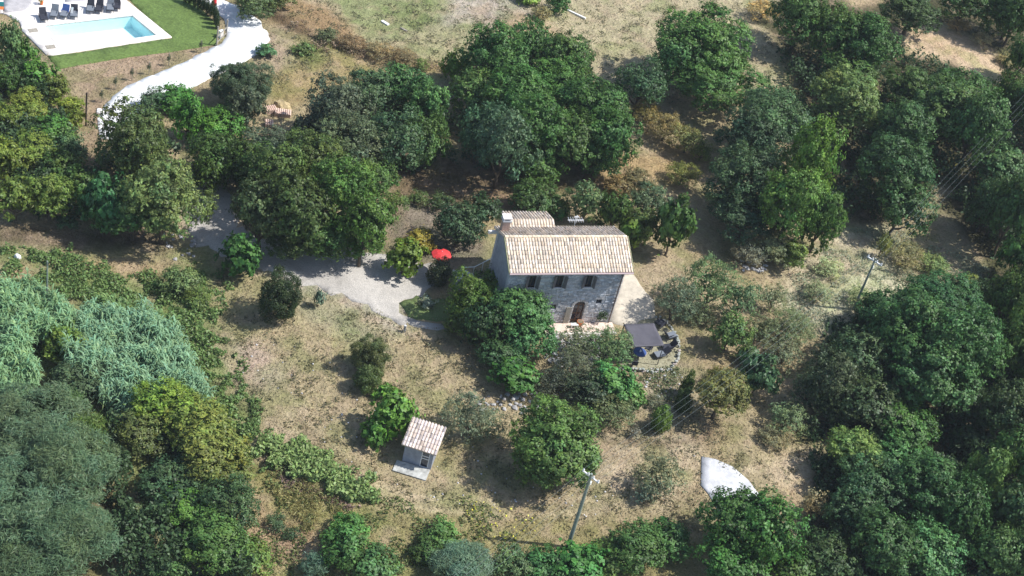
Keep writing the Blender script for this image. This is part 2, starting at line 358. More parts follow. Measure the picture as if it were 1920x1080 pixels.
M['lawn'] = mat('mown_grass', (.11, .165, .042), .9, .35, 4.5, .04, big=.2)
sheet('lawn', LAWN, M['lawn'], .035, jitter=.15)
sheet('small_lawn', [(752, 572), (778, 556), (800, 560), (880, 560), (900, 600), (838, 602), (770, 597)], mat('garden_grass', (.13, .175, .06), .9, .3, 4, .03), .035, jitter=.5)
DECK = [(99, 105), (322, 71), (210, -20), (-30, -40), (-30, 18), (12, 28), (38, 44), (41, 58), (87, 104)]
sheet('pool_deck', DECK, M['deck'], .12, hole=PP)
sheet('grey_paving', [(5, -20), (70, -20), (56, 14), (46, 22), (8, 26)], mat('grey_stone_paving', (.42, .40, .40), .9, .15, 3), .135)
sheet('paved_strip', [(118, -20), (200, -20), (160, 4), (122, 6)], mat('lilac_stone_paving', (.48, .45, .46), .9, .15, 3), .135)
sheet('concrete_pad', [(1313, 863), (1340, 867), (1372, 880), (1402, 905), (1425, 935), (1436, 975), (1400, 1000), (1350, 970), (1326, 930), (1312, 915)], M['concrete'], .08)
sheet('side_path', [(1158, 510), (1186, 510), (1200, 532), (1226, 570), (1232, 608), (1160, 610), (1140, 606)], M['pave'], .04, jitter=.25)
# pool: basin with walls and floor, water sheet
root = empty('swimming_pool', (*np.mean(PP, 0), 0), 0, 'rectangular turquoise swimming pool set in a white stone deck', 'pool')
c0 = np.mean(PP, 0); L_ = [Vector((p[0]-c0[0], p[1]-c0[1], 0)) for p in PP]
mb = MB(); zt, zb = .10, -1.25
for a, b in zip(L_, L_[1:]+L_[:1]): mb.quad((a.x, a.y, zb), (b.x, b.y, zb), (b.x, b.y, zt), (a.x, a.y, zt))
mb.quad(*[(p.x, p.y, zb) for p in L_]); mb.build('basin', M['poolwall'], root)
mb = MB(); k = 1.0
for i, (u, v) in enumerate(((.30, -.35), (.62, -.7))):        # steps inside the far right end
    a, b = L_[1].lerp(L_[0], .04), L_[2].lerp(L_[3], .04)
    a2, b2 = L_[1].lerp(L_[0], .04+.04*(i+1)), L_[2].lerp(L_[3], .04+.04*(i+1))
mb = MB(); mb.quad(*[(p.x, p.y, -.02) for p in L_]); mb.build('water', M['water'], root)
mb = MB()
for a, b in zip(L_, L_[1:]+L_[:1]):
    d = (b-a).normalized(); n = Vector((d.y, -d.x, 0)); n = n if n.dot(a) > 0 else -n
    n2 = n*.30
    v = [a, b, b+n2, a+n2]; mb.add([(p.x, p.y, z) for z in (.125, .16) for p in v], [(3, 2, 1, 0), (4, 5, 6, 7), (0, 1, 5, 4), (1, 2, 6, 5), (2, 3, 7, 6), (3, 0, 4, 7)])
mb.build('coping', M['deck'], root)
for q in ((63, 33), (97, 52)):
    p = gp(q[0]-0.5*0, q[1], .125)
for q in ((63, 58*.56), (95, 87)): pass
for q, lb in (((62, 57), 'dark square drain grate in the deck farther from the pool corner'), ((95, 88), 'dark square drain grate in the deck at its near left corner')):
    p = gp(*q, .13); o = MB().box(-.42, .42, -.3, .3, 0, .03).build('drain_grate', M['greywood'], None)
    o.location = tuple(p); o.rotation_euler = (0, 0, math.radians(38)); tag(o, lb, 'grate', 'drain grates beside the pool')
# ------------------------------------------------------------------ foliage
def leaves(P, N_, ln, wd, fold=.25, rng=RG):
    n = len(P); N_ = N_/np.linalg.norm(N_, axis=1, keepdims=True)
    r = rng.normal(size=(n, 3)); t = r-(r*N_).sum(1, keepdims=True)*N_; t /= np.linalg.norm(t, axis=1, keepdims=True)
    b = np.cross(N_, t); ln = ln*rng.uniform(.6, 1.35, (n, 1)); wd = wd*rng.uniform(.6, 1.35, (n, 1))
    V = np.stack([P-t*ln/2, P-b*wd/2+N_*wd*fold, P+t*ln/2, P+b*wd/2+N_*wd*fold], 1).reshape(-1, 3)
    return V, np.arange(4*n).reshape(n, 4)
STY = dict(  # lobe radius, leaf length, width, leaves per lobe m2, normal bias, lobes factor, low cut
 oak=(1.05, .24, .15, 84, .8, 1.25, -.5), ash=(.9, .23, .12, 86, .6, 1.2, -.5), lime=(.9, .24, .15, 86, .8, 1.25, -.6),
 olive=(.6, .22, .07, 74, .35, 1.1, -.5), feather=(.8, .40, .055, 115, .3, 1.3, -.5), scrub=(.42, .18, .075, 120, .4, 1.2, -.3),
 fig=(.6, .33, .25, 52, .75, 1.15, -.5), conifer=(.3, .17, .055, 230, .6, 1.6, -.9), walnut=(.85, .27, .13, 82, .7, 1.15, -.5))
CL = [.5, .9, 1.5, 2.3, 3.3, 4.6, 6.2]; cache = {}
def crown_mesh(sp, ci, var):
    key = (sp, ci, var)
    if key in cache: return cache[key]
    Rr = CL[ci]; lr, ll, lw, dn, nb, lf, low = STY[sp]; rng = np.random.default_rng(hash((len(sp), ord(sp[0]), ci, var)) % 99991)
    lr = min(lr, Rr*.5); lr = lr*(1+.05*max(0, ci-4))
    nl = max(7, int(lf*3.0*(Rr/lr)**2*(1-low)/2))
    k = np.arange(nl)+.5; z = 1-(1-low)*k/nl; ph = k*2.39996+rng.uniform(0, 6)
    d = np.stack([np.cos(ph)*np.sqrt(1-z*z), np.sin(ph)*np.sqrt(1-z*z), z], 1)+rng.normal(size=(nl, 3))*.13; d /= np.linalg.norm(d, axis=1, keepdims=True)
    w_ = rng.normal(size=(5, 3)); wob = 1+sum(.075*np.sin(d@w_[i]*(1.8+.9*i)+i) for i in range(5)); wob = wob+(rng.random(nl) < .08)*rng.uniform(.08, .2, nl)
    if sp == 'conifer': wob = wob*(1.05-.35*np.clip(d[:, 2], 0, 1)*0)
    rad = (Rr-lr*.75)*wob*rng.uniform(.84, 1.05, nl); C_ = d*rad[:, None]
    lrs = lr*rng.uniform(.65, 1.35, nl); lt = rng.uniform(.8, 1.2, nl)
    per = np.maximum(8, (dn*4.2*lrs**2).astype(int)); I = np.repeat(np.arange(nl), per); n = len(I)
    q = rng.normal(size=(n, 3)); q /= np.linalg.norm(q, axis=1, keepdims=True)
    q += d[I]*.55+np.array([0, 0, .18]); q /= np.linalg.norm(q, axis=1, keepdims=True)
    rr = lrs[I]*rng.uniform(.5, 1.0, n)**.6*(1+.18*rng.normal(size=n)*(.4 if sp in ('oak', 'lime') else 1))
    if sp not in ('conifer', 'feather'):       # leaves sit in small sprays on the lobes
        ns = max(4, n//13); src = rng.integers(0, n, ns); wh = rng.integers(0, ns, n); I = I[src][wh]
        rs = lrs[I]*(rng.uniform(.62, 1.12, ns)[wh]); spr = rng.normal(size=(n, 3))*np.array([.13, .13, .10])/lrs[I][:, None]
        q = q[src][wh]+spr; rr = rs; sprt = rng.uniform(.58, 1.48, ns)[wh]
    else: sprt = np.ones(n)
    stray = rng.random(n) < .06; rr = np.where(stray, rr+rng.uniform(.05, .38, n)*min(1, lr*1.4), rr)
    P = C_[I]+q*rr[:, None]
    if sp == 'feather': P[:, 2] += -.0
    Nn = q*nb+d[I]*.35*nb+np.array([0, 0, .3])+rng.normal(size=(n, 3))*.42
    tint = lt[I]**.6*sprt*rng.uniform(.78, 1.22, n); hue = rng.normal(size=n)*.07+rng.normal(size=nl)[I]*.06
    colr = np.stack([tint*(1+hue), tint, tint*(1-hue*.8)], 1)
    # inner leaves that close the crown, tinted darker for its inner shade
    ni = int(n*.14); qi = rng.normal(size=(ni, 3)); qi /= np.linalg.norm(qi, axis=1, keepdims=True); qi[:, 2] = np.abs(qi[:, 2])-.25
    Pi = qi*Rr*rng.uniform(.3, .78, (ni, 1)); Ni = qi+rng.normal(size=(ni, 3))*.5
    V1, F1 = leaves(P, Nn, ll, lw, .25, rng); V2, F2 = leaves(Pi, Ni, ll*1.5, max(lw*1.8, .14), .25, rng)
    V = np.concatenate([V1, V2]); Fc = np.concatenate([F1, F2+len(V1)])
    tc = np.repeat(np.concatenate([colr, np.full((ni, 3), .85)]), 4, 0)
    me = mesh_np('crown', V, Fc, M['leaf'], tc); cache[key] = me; return me
tcache = {}
def trunk_mesh(var, gnarl=.06):
    if (var, gnarl) in tcache: return tcache[(var, gnarl)]
    rn = random.Random(var*7+3); mb = MB(); p = [(0, 0, -.05)]; r = [.075]
    for i in range(1, 5): p.append((rn.uniform(-gnarl, gnarl), rn.uniform(-gnarl, gnarl), i*.13)); r.append(.065-.006*i)
    mb.tube(p, r, 7)
    for j in range(6):
        a = j*1.05+rn.uniform(-.3, .3); s = Vector(p[2+j % 3]); q = [s]; rr = [.036]
        for k in range(1, 4):
            q.append(s+Vector((math.cos(a)*.2*k+rn.uniform(-.04, .04), math.sin(a)*.2*k+rn.uniform(-.04, .04), .13*k+rn.uniform(-.03, .03)))); rr.append(.036-.009*k)
        mb.tube(q, rr, 5)
    me = mb.build('trunk', M['bark'], None); d = me.data; bpy.data.objects.remove(me); tcache[(var, gnarl)] = d; return d
NAMES = dict(oak=('oak_tree', 'tree'), ash=('ash_tree', 'tree'), lime=('leafy_tree', 'tree'), olive=('olive_tree', 'tree'), feather=('feathery_tree', 'tree'),
             scrub=('shrub', 'bush'), fig=('fig_tree', 'tree'), conifer=('conifer_shrub', 'bush'), walnut=('walnut_tree', 'tree'))
GRP = dict(oak='broad dark green oaks around the farmhouse clearing', ash='bluish grey green trees of the wood', lime='bright green leafy trees', olive='silvery olive trees in the dry grass',
           feather='feathery grey green trees in the lower left', scrub='low scrubby bushes on the dry slopes', fig='big leaved fig trees and bushes', conifer='dense dark conifer shrubs', walnut='yellowish green trees with long leaves')
BC = dict(oak=(.052, .098, .026), ash=(.062, .098, .050), lime=(.070, .150, .030), olive=(.125, .150, .090), feather=(.088, .135, .080), scrub=(.13, .13, .06), fig=(.075, .155, .030), conifer=(.04, .062, .022), walnut=(.095, .130, .030))
tcount = 0
def tree(sp, cx, cy, rw, rh, label, col=None, mul=1.0, lift=None, name=None):
    global tcount, last_root; tcount += 1; rn = random.Random(tcount*13); extra = sp[0] == '+'; sp = sp.lstrip('+')
    if rw > 34 and sp in ('oak', 'ash', 'lime', 'walnut'): rw *= 1.02; rh *= 1.0
    z = 2.0
    for _ in range(6):
        p = at(cx, cy, z); s = scale_at(p); v = np.array([0-p[0], 0-p[1], HC-z]); sp_ = v[2]/np.linalg.norm(v); cp_ = math.sqrt(1-sp_**2)
        Rx = rw/s; V2 = (rh/s)**2-(Rx*sp_)**2; Vz = math.sqrt(max(V2, 0))/cp_; Vz = min(max(Vz, .55*Rx), 2.4*Rx)
        cl = (Vz*.95+(.35 if Rx > 1.6 else 0)+(.30*Vz+.3 if Rx > 2.2 and sp in ('oak', 'ash', 'lime', 'walnut') else 0)) if lift is None else Vz+lift
        z = float(T(p[0], p[1]))+cl
    g = float(T(p[0], p[1])); ci = int(np.argmin([abs(math.log(Rx/c)) for c in CL])); k = Rx/CL[ci]; kz = Vz/CL[ci]
    nm, cat = NAMES[sp]; nm = name or nm
    if extra:                                   # a further crown of the tree just built
        root = last_root; c = link('crown', crown_mesh(sp, ci, tcount % 2), root); rz_ = root.rotation_euler[2]; dx, dy = p[0]-root.location[0], p[1]-root.location[1]
        c.location = (dx*math.cos(rz_)+dy*math.sin(rz_), -dx*math.sin(rz_)+dy*math.cos(rz_), g+cl-root.location[2]); c.rotation_euler = (0, 0, rn.uniform(0, 6)); c.scale = (k, k, kz)
        b = np.array(col or BC[sp])*mul*(1+rn.uniform(-.06, .06))*np.array([1.60, 1.66, 1.34]); c.color = (*b, 1); return root
    if Rx < 1.2 and sp not in ('scrub', 'conifer') and name is None: nm, cat = 'bush', 'bush'
    root = last_root = empty(nm, (p[0], p[1], g), rn.uniform(0, 6.28), label, cat, GRP[sp] if name is None else None)
    c = link('crown' if cat == 'tree' else 'foliage', crown_mesh(sp, ci, tcount % 2), root); c.location = (0, 0, cl); c.scale = (k, k, kz)
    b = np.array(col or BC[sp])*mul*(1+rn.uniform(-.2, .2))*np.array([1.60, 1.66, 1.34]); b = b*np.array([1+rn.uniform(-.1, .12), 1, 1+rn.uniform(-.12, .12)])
    c.color = (*b, 1)
    t = link('trunk' if cat == 'tree' else 'stem', trunk_mesh(tcount % 5, .14 if sp == 'olive' else .06), root)
    h = cl+Vz*.25; t.scale = (Rx*1.05, Rx*1.05, h)
    return root
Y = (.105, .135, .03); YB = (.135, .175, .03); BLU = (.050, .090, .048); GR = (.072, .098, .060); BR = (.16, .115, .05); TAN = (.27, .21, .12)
TREES = [
 # row beside the pool and orchard rows, top left
 ('lime', 18, 78, 26, 44, 'tall pale leaved tree at the left edge nearest the pool deck', (.08, .13, .05)), ('lime', 48, 100, 22, 26, 'small dark round tree between the pool corner and the hedge row'),
 ('fig', 66, 146, 32, 32, 'round green tree halfway down the diagonal row left of the bank'), ('walnut', 104, 168, 26, 28, 'yellowish tree in the diagonal row, beside the bare brown bank', Y),
 ('walnut', 132, 202, 28, 24, 'bright yellow green bush in the diagonal row beside the tall dark post', YB), ('walnut', 142, 226, 18, 18, 'last small yellow green bush of the diagonal row', YB),
 ('oak', 8, 150, 28, 34, 'dark tree cut by the left edge below the pool deck'), ('walnut', 48, 205, 42, 32, 'olive green tree on the left, inside the second orchard row', Y),
 ('walnut', 12, 228, 30, 34, 'yellowish tree cut by the left edge above the wood', Y), ('lime', 98, 246, 38, 32, 'mid green tree in the second orchard row below the bank foot'),
 ('ash', 128, 278, 34, 30, 'greyish tree at the right end of the second orchard row'), ('walnut', 60, 282, 46, 36, 'wide olive green tree in the middle of the left wood', Y),
 ('walnut', 10, 300, 38, 44, 'tall yellow green tree cut by the left edge, middle of the wood', Y), ('oak', 112, 316, 36, 34, 'dark oak with brown gaps left of the narrow dirt track'),
 ('walnut', 28, 372, 42, 46, 'olive tree with bright clumps over the dark lane at the left edge', Y), ('walnut', 92, 372, 42, 44, 'rounded olive green tree above the dark lane, second from left', Y),
 ('fig', 196, 388, 40, 58, 'blue green tree with clumped leaves hanging over the dark lane', (.045, .12, .045)), ('oak', 150, 352, 34, 40, 'dark small oak behind the blue green clumped tree'),
 ('walnut', 252, 268, 68, 72, 'large loose tree reaching over the lower end of the white road', (.075, .115, .035)), ('walnut', 308, 372, 74, 76, 'large pale green tree with bare twigs beside the gravel lane', (.095, .125, .045)),
 ('oak', 250, 400, 60, 50, 'dark oak in the shade below the large pale green tree'), ('lime', 332, 184, 36, 26, 'bright green treetop against the white road'), ('ash', 288, 192, 26, 24, 'bluish treetop at the white road edge'),
 ('lime', 352, 222, 30, 44, 'narrow green tree between the bright round tree and the white road'), ('lime', 412, 236, 44, 38, 'bright green round crowned tree below the white road bend', (.085, .175, .03)),
 ('oak', 408, 290, 44, 44, 'dark tree directly under the bright green round crown'), ('conifer', 452, 160, 52, 46, 'dark bluish pine like tree at the inside of the white road bend', (.05, .075, .045), 1, None, 'pine_tree'),
 ('ash', 458, 208, 34, 42, 'grey dark tree next to the straw pile and red tiles', GR), ('oak', 392, 330, 34, 44, 'dark oak shading the upper end of the gravel lane'),
 # central wood, left block
 ('ash', 498, 276, 50, 38, 'grey green tree just below the stack of red tiles', GR), ('ash', 588, 240, 34, 30, 'low grey tree right of the straw pile', GR),
 ('ash', 632, 196, 52, 52, 'silvery grey green tree facing the dry field', (.085, .11, .072)), ('ash', 690, 172, 48, 42, 'pale blue green tree along the top of the middle wood', (.075, .115, .065)),
 ('lime', 752, 162, 44, 40, 'greener tree at the field edge beside the ditch end', (.055, .115, .04)), ('lime', 800, 196, 42, 52, 'mid green tree at the right end of the middle wood', (.055, .115, .038)),
 ('ash', 664, 268, 62, 56, 'grey green tree in the middle of the wood, full of pale twigs', GR), ('ash', 742, 262, 56, 56, 'dark grey green tree left of the black gap in the wood', BLU), ('oak', 790, 268, 40, 48, 'oak on the left rim of the black gap in the wood'),
 ('oak', 700, 330, 44, 42, 'dark shaded oak hanging over the yard behind the gravel'), ('oak', 472, 318, 44, 50, 'shaded oak left of the big olive green tree over the lane'),
 ('walnut', 520, 330, 56, 60, 'tall olive tinted oak left of the biggest tree by the gravel', (.060, .088, .024)), ('walnut', 592, 300, 62, 56, 'olive tinted crown at the top of the big tree group by the gravel', (.066, .098, .026)),
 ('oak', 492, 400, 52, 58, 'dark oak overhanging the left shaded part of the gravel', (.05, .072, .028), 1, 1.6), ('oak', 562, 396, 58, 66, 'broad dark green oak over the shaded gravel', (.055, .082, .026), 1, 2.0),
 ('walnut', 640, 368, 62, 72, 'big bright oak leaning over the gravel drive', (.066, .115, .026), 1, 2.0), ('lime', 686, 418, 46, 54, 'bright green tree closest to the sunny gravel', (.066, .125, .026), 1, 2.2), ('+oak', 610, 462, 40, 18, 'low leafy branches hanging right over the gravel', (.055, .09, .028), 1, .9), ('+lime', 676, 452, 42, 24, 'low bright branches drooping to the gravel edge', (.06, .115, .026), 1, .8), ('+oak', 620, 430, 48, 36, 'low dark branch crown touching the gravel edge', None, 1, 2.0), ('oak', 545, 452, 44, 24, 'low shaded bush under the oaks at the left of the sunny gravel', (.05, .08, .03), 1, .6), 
 # central wood, right block
 ('walnut', 852, 128, 20, 30, 'small yellow green tree alone at the ditch end beside the big wood', (.10, .17, .03)), ('oak', 874, 122, 12, 20, 'small dark sapling wedged between yellow tree and big oak'),
 ('oak', 925, 106, 58, 60, 'large dark oak at the top left of the central wood', (.05, .10, .03)), ('oak', 992, 86, 40, 44, 'oak crown standing against the dry field north of the house', (.05, .105, .03)),
 ('oak', 1062, 100, 46, 44, 'oak beside the tan field with sparse top branches', (.058, .108, .032)), ('lime', 1050, 156, 56, 46, 'mid green oak in the heart of the central wood', (.058, .125, .028)),
 ('oak', 906, 176, 50, 44, 'dark shaded oak next to the bare pink earth'), ('oak', 972, 180, 62, 58, 'rounded oak with bright left face in the central wood', (.055, .115, .028)),
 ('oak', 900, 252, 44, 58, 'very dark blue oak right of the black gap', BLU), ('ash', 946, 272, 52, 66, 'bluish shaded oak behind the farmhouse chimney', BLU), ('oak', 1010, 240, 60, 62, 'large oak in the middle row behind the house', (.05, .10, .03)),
 ('oak', 1110, 202, 64, 58, 'broad green oak at the right end of the central wood', (.055, .115, .033)), ('lime', 1140, 256, 50, 56, 'lowest right oak of the central wood beside golden grass', (.055, .115, .033)), ('oak', 1072, 266, 54, 50, 'dark oak with brown gaps behind the roof'),
 ('oak', 1010, 312, 44, 38, 'shaded oak just above the dry earth patch behind the house'), ('oak', 1120, 300, 38, 32, 'small dark oak at the foot of the wood near the golden grass'),
 ('scrub', 745, 378, 20, 20, 'small green climbing shrub beyond the yard', (.07, .11, .03)), ('scrub', 782, 372, 20, 16, 'low dark green hedge plant beyond the yard', (.05, .08, .028)), ('scrub', 830, 378, 24, 14, 'shaded low hedge plant behind the red parasol', (.05, .075, .03)),
 ('oak', 1000, 372, 40, 34, 'dark bush tree right behind the chimney', (.05, .095, .03)), ('lime', 1042, 386, 28, 24, 'green bush pressed against the back roof', (.06, .11, .03)), ('ash', 1098, 384, 36, 38, 'bluish bush tree around the antenna', (.06, .10, .05)),
 ('oak', 1152, 402, 30, 40, 'dark green bush tree behind the roof right end'), ('fig', 1176, 440, 22, 34, 'yellow green bush touching the right roof corner', (.095, .15, .03)), ('ash', 1214, 378, 40, 36, 'dusty blue green tree on the slope behind the house', (.07, .105, .06)),
 ('walnut', 1202, 430, 30, 38, 'olive shrub tree right of the roof', (.075, .10, .03)), ('fig', 1262, 432, 34, 56, 'green large leaved tree at the right of the dark ravine', (.06, .12, .03)), ('scrub', 1160, 452, 22, 24, 'olive scrub at the roof side', (.08, .11, .03)),
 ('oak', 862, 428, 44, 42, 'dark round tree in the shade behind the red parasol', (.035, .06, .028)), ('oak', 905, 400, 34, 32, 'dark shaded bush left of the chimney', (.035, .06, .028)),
 # right of field
 ('lime', 1322, 84, 88, 74, 'great round bright oak standing alone in the tan field', (.066, .135, .036)), ('+lime', 1340, 150, 80, 52, 'lower crown of the great oak in the tan field', (.062, .122, .033)), ('+lime', 1272, 112, 46, 56, 'left side crown of the great oak in the tan field', (.058, .118, .036)),
 ('ash', 1202, 160, 44, 44, 'bluish small tree left of the great lone oak', BLU), ('scrub', 1212, 212, 32, 22, 'golden brown dry shrub under the bluish small tree', (.15, .125, .05)), ('scrub', 1248, 240, 36, 28, 'golden dry shrub in the middle of the dry bank', (.16, .135, .06)),
 ('scrub', 1290, 262, 34, 28, 'golden olive shrub at the end of the dry bank', (.14, .13, .05)), ('scrub', 1316, 284, 20, 22, 'small olive shrub where the dry bank meets the shade', (.09, .12, .03)), ('scrub', 1280, 326, 32, 20, 'yellow green low bush on the golden slope', (.115, .13, .04)),
 ('ash', 1196, 340, 30, 20, 'dry brown brush on the golden slope', (.15, .125, .07)), ('ash', 1158, 352, 26, 20, 'low straw coloured brush below the wood', (.18, .14, .07)),
 ('ash', 1448, 222, 72, 62, 'bluish oak in the right wood facing the tan field', (.052, .098, .045)), ('ash', 1408, 258, 56, 56, 'grey blue tree right of the dark hollow', (.052, .09, .05)), ('ash', 1398, 334, 68, 64, 'wide dark blue green tree above the olive grove', (.050, .088, .046)),
 ('walnut', 1522, 316, 48, 84, 'tall yellow green tree standing out of the right wood', (.085, .155, .03)), ('lime', 1486, 384, 58, 72, 'bright green tree below the tall yellow green one', (.065, .13, .03)), ('ash', 1400, 400, 66, 50, 'dark green tree over the rocky scrub', (.05, .09, .045)), ('lime', 1540, 420, 40, 60, 'green tree at the edge of the clearing with the small pole', (.062, .12, .03)),
 ('walnut', 1592, 192, 66, 58, 'rounded olive coloured tree like a dome in the right wood', (.092, .125, .046)), ('ash', 1560, 235, 40, 38, 'small olive tree beneath the dome shaped tree', (.08, .105, .04)),
 ('oak', 1505, 30, 56, 56, 'dark oak at the top edge left of the pink path', (.052, .098, .028)), ('oak', 1560, 60, 44, 52, 'second oak of the top row left of the pink path', (.052, .098, .028)), ('oak', 1622, 88, 58, 58, 'large rounded oak below the pink path start', (.052, .105, .028)), ('+oak', 1590, 130, 50, 38, 'shaded lower crown beside the olive dome tree'), 
 ('oak', 1712, 22, 56, 36, 'dark brownish oak standing on the pink path at the top', (.048, .078, .026)), ('oak', 1808, 2, 50, 40, 'oak at the top edge beyond the pink path', (.052, .10, .03)), ('oak', 1896, 34, 42, 44, 'large oak right of the pink path, near the top corner', (.052, .105, .032), 1, .2), ('oak', 1908, 24, 40, 50, 'dark oak in the top right corner'), ('oak', 1917, 112, 26, 44, 'shaded oak at the right edge beside the path end', None, 1, .2),
 ('scrub', 1798, 48, 22, 9, 'dry hay coloured hedge along the upper side of the pink path', TAN), ('scrub', 1842, 74, 22, 9, 'middle dry hay coloured bush along the pink path', TAN), ('scrub', 1886, 110, 18, 10, 'last dry hay coloured bush by the path end', TAN),
 ('oak', 1712, 168, 54, 44, 'oak with yellow flecks just below the pink path', (.056, .10, .03)), ('oak', 1800, 180, 60, 52, 'big oak in the corner between path and wires', (.052, .10, .032)), ('oak', 1768, 212, 70, 62, 'broad oak in the middle of the right wood', (.052, .10, .035)), ('oak', 1832, 236, 48, 66, 'oak on the left of the wire corridor', (.052, .10, .035)),
 ('oak', 1696, 248, 58, 60, 'oak rising above the dark ravine of the clearing', (.050, .098, .036)), ('oak', 1682, 320, 66, 66, 'oak with a long hanging crown over the clearing shade', (.048, .096, .036)), ('oak', 1692, 390, 52, 50, 'lowest oak crown at the tip of the sunny clearing', (.048, .096, .036)),
 ('oak', 1900, 190, 36, 52, 'dark oak right of the wires at the edge'), ('oak', 1872, 312, 50, 44, 'oak where the wires leave the wood', (.05, .095, .04)), ('oak', 1906, 392, 46, 76, 'tall oak at the right edge next to the clearing', (.052, .10, .035)), ('oak', 1860, 380, 38, 60, 'shaded oak face right of the clearing', (.048, .085, .035)), ('oak', 1912, 480, 36, 50, 'dark oak at the right edge below the clearing'),
 ('walnut', 1790, 316, 12, 12, 'tiny yellow bush beside the wires', (.22, .20, .08)), ('scrub', 1655, 462, 14, 24, 'small yellow lit bush at the shade edge of the clearing', (.14, .16, .05)),
 # scrub round the clearing
 ('scrub', 1452, 462, 44, 34, 'pale rocky scrub bush under the dark wood', (.17, .17, .09)), ('scrub', 1402, 478, 30, 26, 'grey dry twigs bush left of the pale scrub', (.17, .15, .11)), ('walnut', 1486, 478, 28, 30, 'yellow green bush at the wood foot by the clearing', (.11, .15, .04)),
 ('olive', 1612, 556, 30, 22, 'pale sage bush round the foot of the small pole', (.22, .26, .16)), ('olive', 1555, 500, 28, 20, 'pale sage bush in the middle of the clearing', (.23, .27, .17)), ('scrub', 1700, 480, 34, 22, 'olive straw bush in the sunny clearing', (.19, .19, .10)), ('scrub', 1752, 496, 30, 20, 'green tinted bush at the clearing right side', (.13, .17, .07)),
 ('olive', 1530, 545, 28, 18, 'grey sage bush at the lower end of the clearing', (.16, .18, .12)), ('scrub', 1820, 540, 30, 22, 'yellow green bush behind the big right oak', (.12, .15, .05)),
 # olive grove right of the house
 ('olive', 1268, 562, 44, 44, 'sparse olive tree nearest the grey canopy', (.12, .145, .095)), ('olive', 1332, 534, 52, 54, 'largest olive tree right of the house', (.085, .125, .062)), ('+olive', 1310, 590, 30, 24, 'low olive crown below the largest olive'), ('olive', 1388, 562, 40, 44, 'olive tree in the middle of the grove', (.095, .13, .075)), 
 ('walnut', 1368, 628, 34, 38, 'small green round tree below the olive grove', (.085, .13, .045)), ('olive', 1432, 622, 32, 28, 'thin twiggy olive left of the leaning olive'), ('olive', 1482, 612, 46, 34, 'flat crowned olive with visible dark trunk', (.115, .14, .075)), ('olive', 1448, 560, 26, 30, 'pale thin shrub right of the grove', (.17, .18, .12)),
 ('fig', 1404, 668, 22, 20, 'blue green young tree above the brown bush', (.06, .12, .055)), ('fig', 1422, 708, 36, 44, 'blue green tree right of the brown bush', (.055, .105, .05)), ('walnut', 1352, 740, 52, 46, 'round bush with reddish brown top crossed by wires', (.11, .11, .04)), ('scrub', 1356, 712, 32, 16, 'rusty brown shrub behind the round reddish bush', BR),
 ('olive', 1470, 660, 40, 30, 'sparse grey olive by the wood shade', (.11, .12, .075)), ('olive', 1475, 782, 38, 32, 'low olive with forked dark trunk in the lower dry grass', (.10, .13, .065)), ('scrub', 1452, 822, 28, 12, 'dry brown brush under the forked olive', (.17, .14, .08)), ('olive', 1520, 735, 44, 40, 'grey green olive half in the wood shade', (.085, .11, .065)),
 # big right wood lower
 ('oak', 1764, 572, 86, 58, 'giant oak with a broad crown below the small pole on the right', (.048, .108, .036)), ('+oak', 1700, 620, 72, 76, 'left crown of the giant oak on the right', (.048, .105, .036)), ('+oak', 1802, 650, 76, 84, 'right crown of the giant oak on the right', (.048, .105, .036)), ('+oak', 1740, 706, 84, 74, 'lower crown of the giant oak on the right', (.046, .10, .036)), ('oak', 1658, 584, 48, 40, 'oak hiding the foot of the small pole', (.046, .10, .038)),
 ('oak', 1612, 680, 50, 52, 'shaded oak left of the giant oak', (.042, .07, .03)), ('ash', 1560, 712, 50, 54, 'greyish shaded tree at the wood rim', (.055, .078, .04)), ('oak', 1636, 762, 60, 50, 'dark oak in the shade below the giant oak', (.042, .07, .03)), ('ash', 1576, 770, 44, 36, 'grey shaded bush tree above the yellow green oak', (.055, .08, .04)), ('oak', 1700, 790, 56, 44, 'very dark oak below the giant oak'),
 ('oak', 1892, 560, 40, 60, 'oak at the right edge behind the giant oak'), ('oak', 1900, 660, 38, 66, 'shaded oak at the right edge beside the giant oak'), ('oak', 1888, 770, 50, 56, 'dark oak at the right edge below the giant oak', (.05, .085, .032)), ('oak', 1905, 860, 40, 56, 'oak at the right edge, lower part of the wood'),
 ('walnut', 1602, 850, 52, 44, 'yellow green oak at the corner of the dry grass', (.10, .155, .042)), ('oak', 1700, 852, 48, 42, 'oak crown peaking in the lower right wood', (.05, .115, .04)), ('oak', 1640, 905, 66, 56, 'blue green oak behind the yellow green oak', (.05, .105, .042)), ('oak', 1740, 916, 70, 64, 'broad oak in the lower right wood', (.05, .112, .042)), ('oak', 1800, 962, 50, 62, 'oak left of the bare patch at the lower right', (.05, .112, .04)),
 ('oak', 1590, 962, 48, 50, 'dark oak behind the dry blond bush', (.045, .08, .032)), ('scrub', 1524, 944, 24, 28, 'dry blond bush between two oaks at lower right', TAN), ('walnut', 1610, 992, 30, 30, 'yellowish oak with a bright side at lower right', (.10, .14, .04)), ('oak', 1662, 1020, 58, 56, 'oak at the bottom edge right of the white slab tree', (.05, .105, .036)), ('oak', 1745, 1040, 58, 50, 'bottom edge oak below the broad oak', (.05, .112, .04)),
 ('walnut', 1850, 900, 36, 60, 'light green tree lit from the right at lower right', (.07, .13, .034)), ('oak', 1894, 960, 42, 56, 'dark oak at the right edge above the corner', (.045, .08, .032)), ('oak', 1880, 1040, 52, 56, 'oak in the bottom right corner', (.052, .10, .036)), ('oak', 1560, 1052, 50, 46, 'shaded oak at the bottom edge', (.042, .07, .03)),
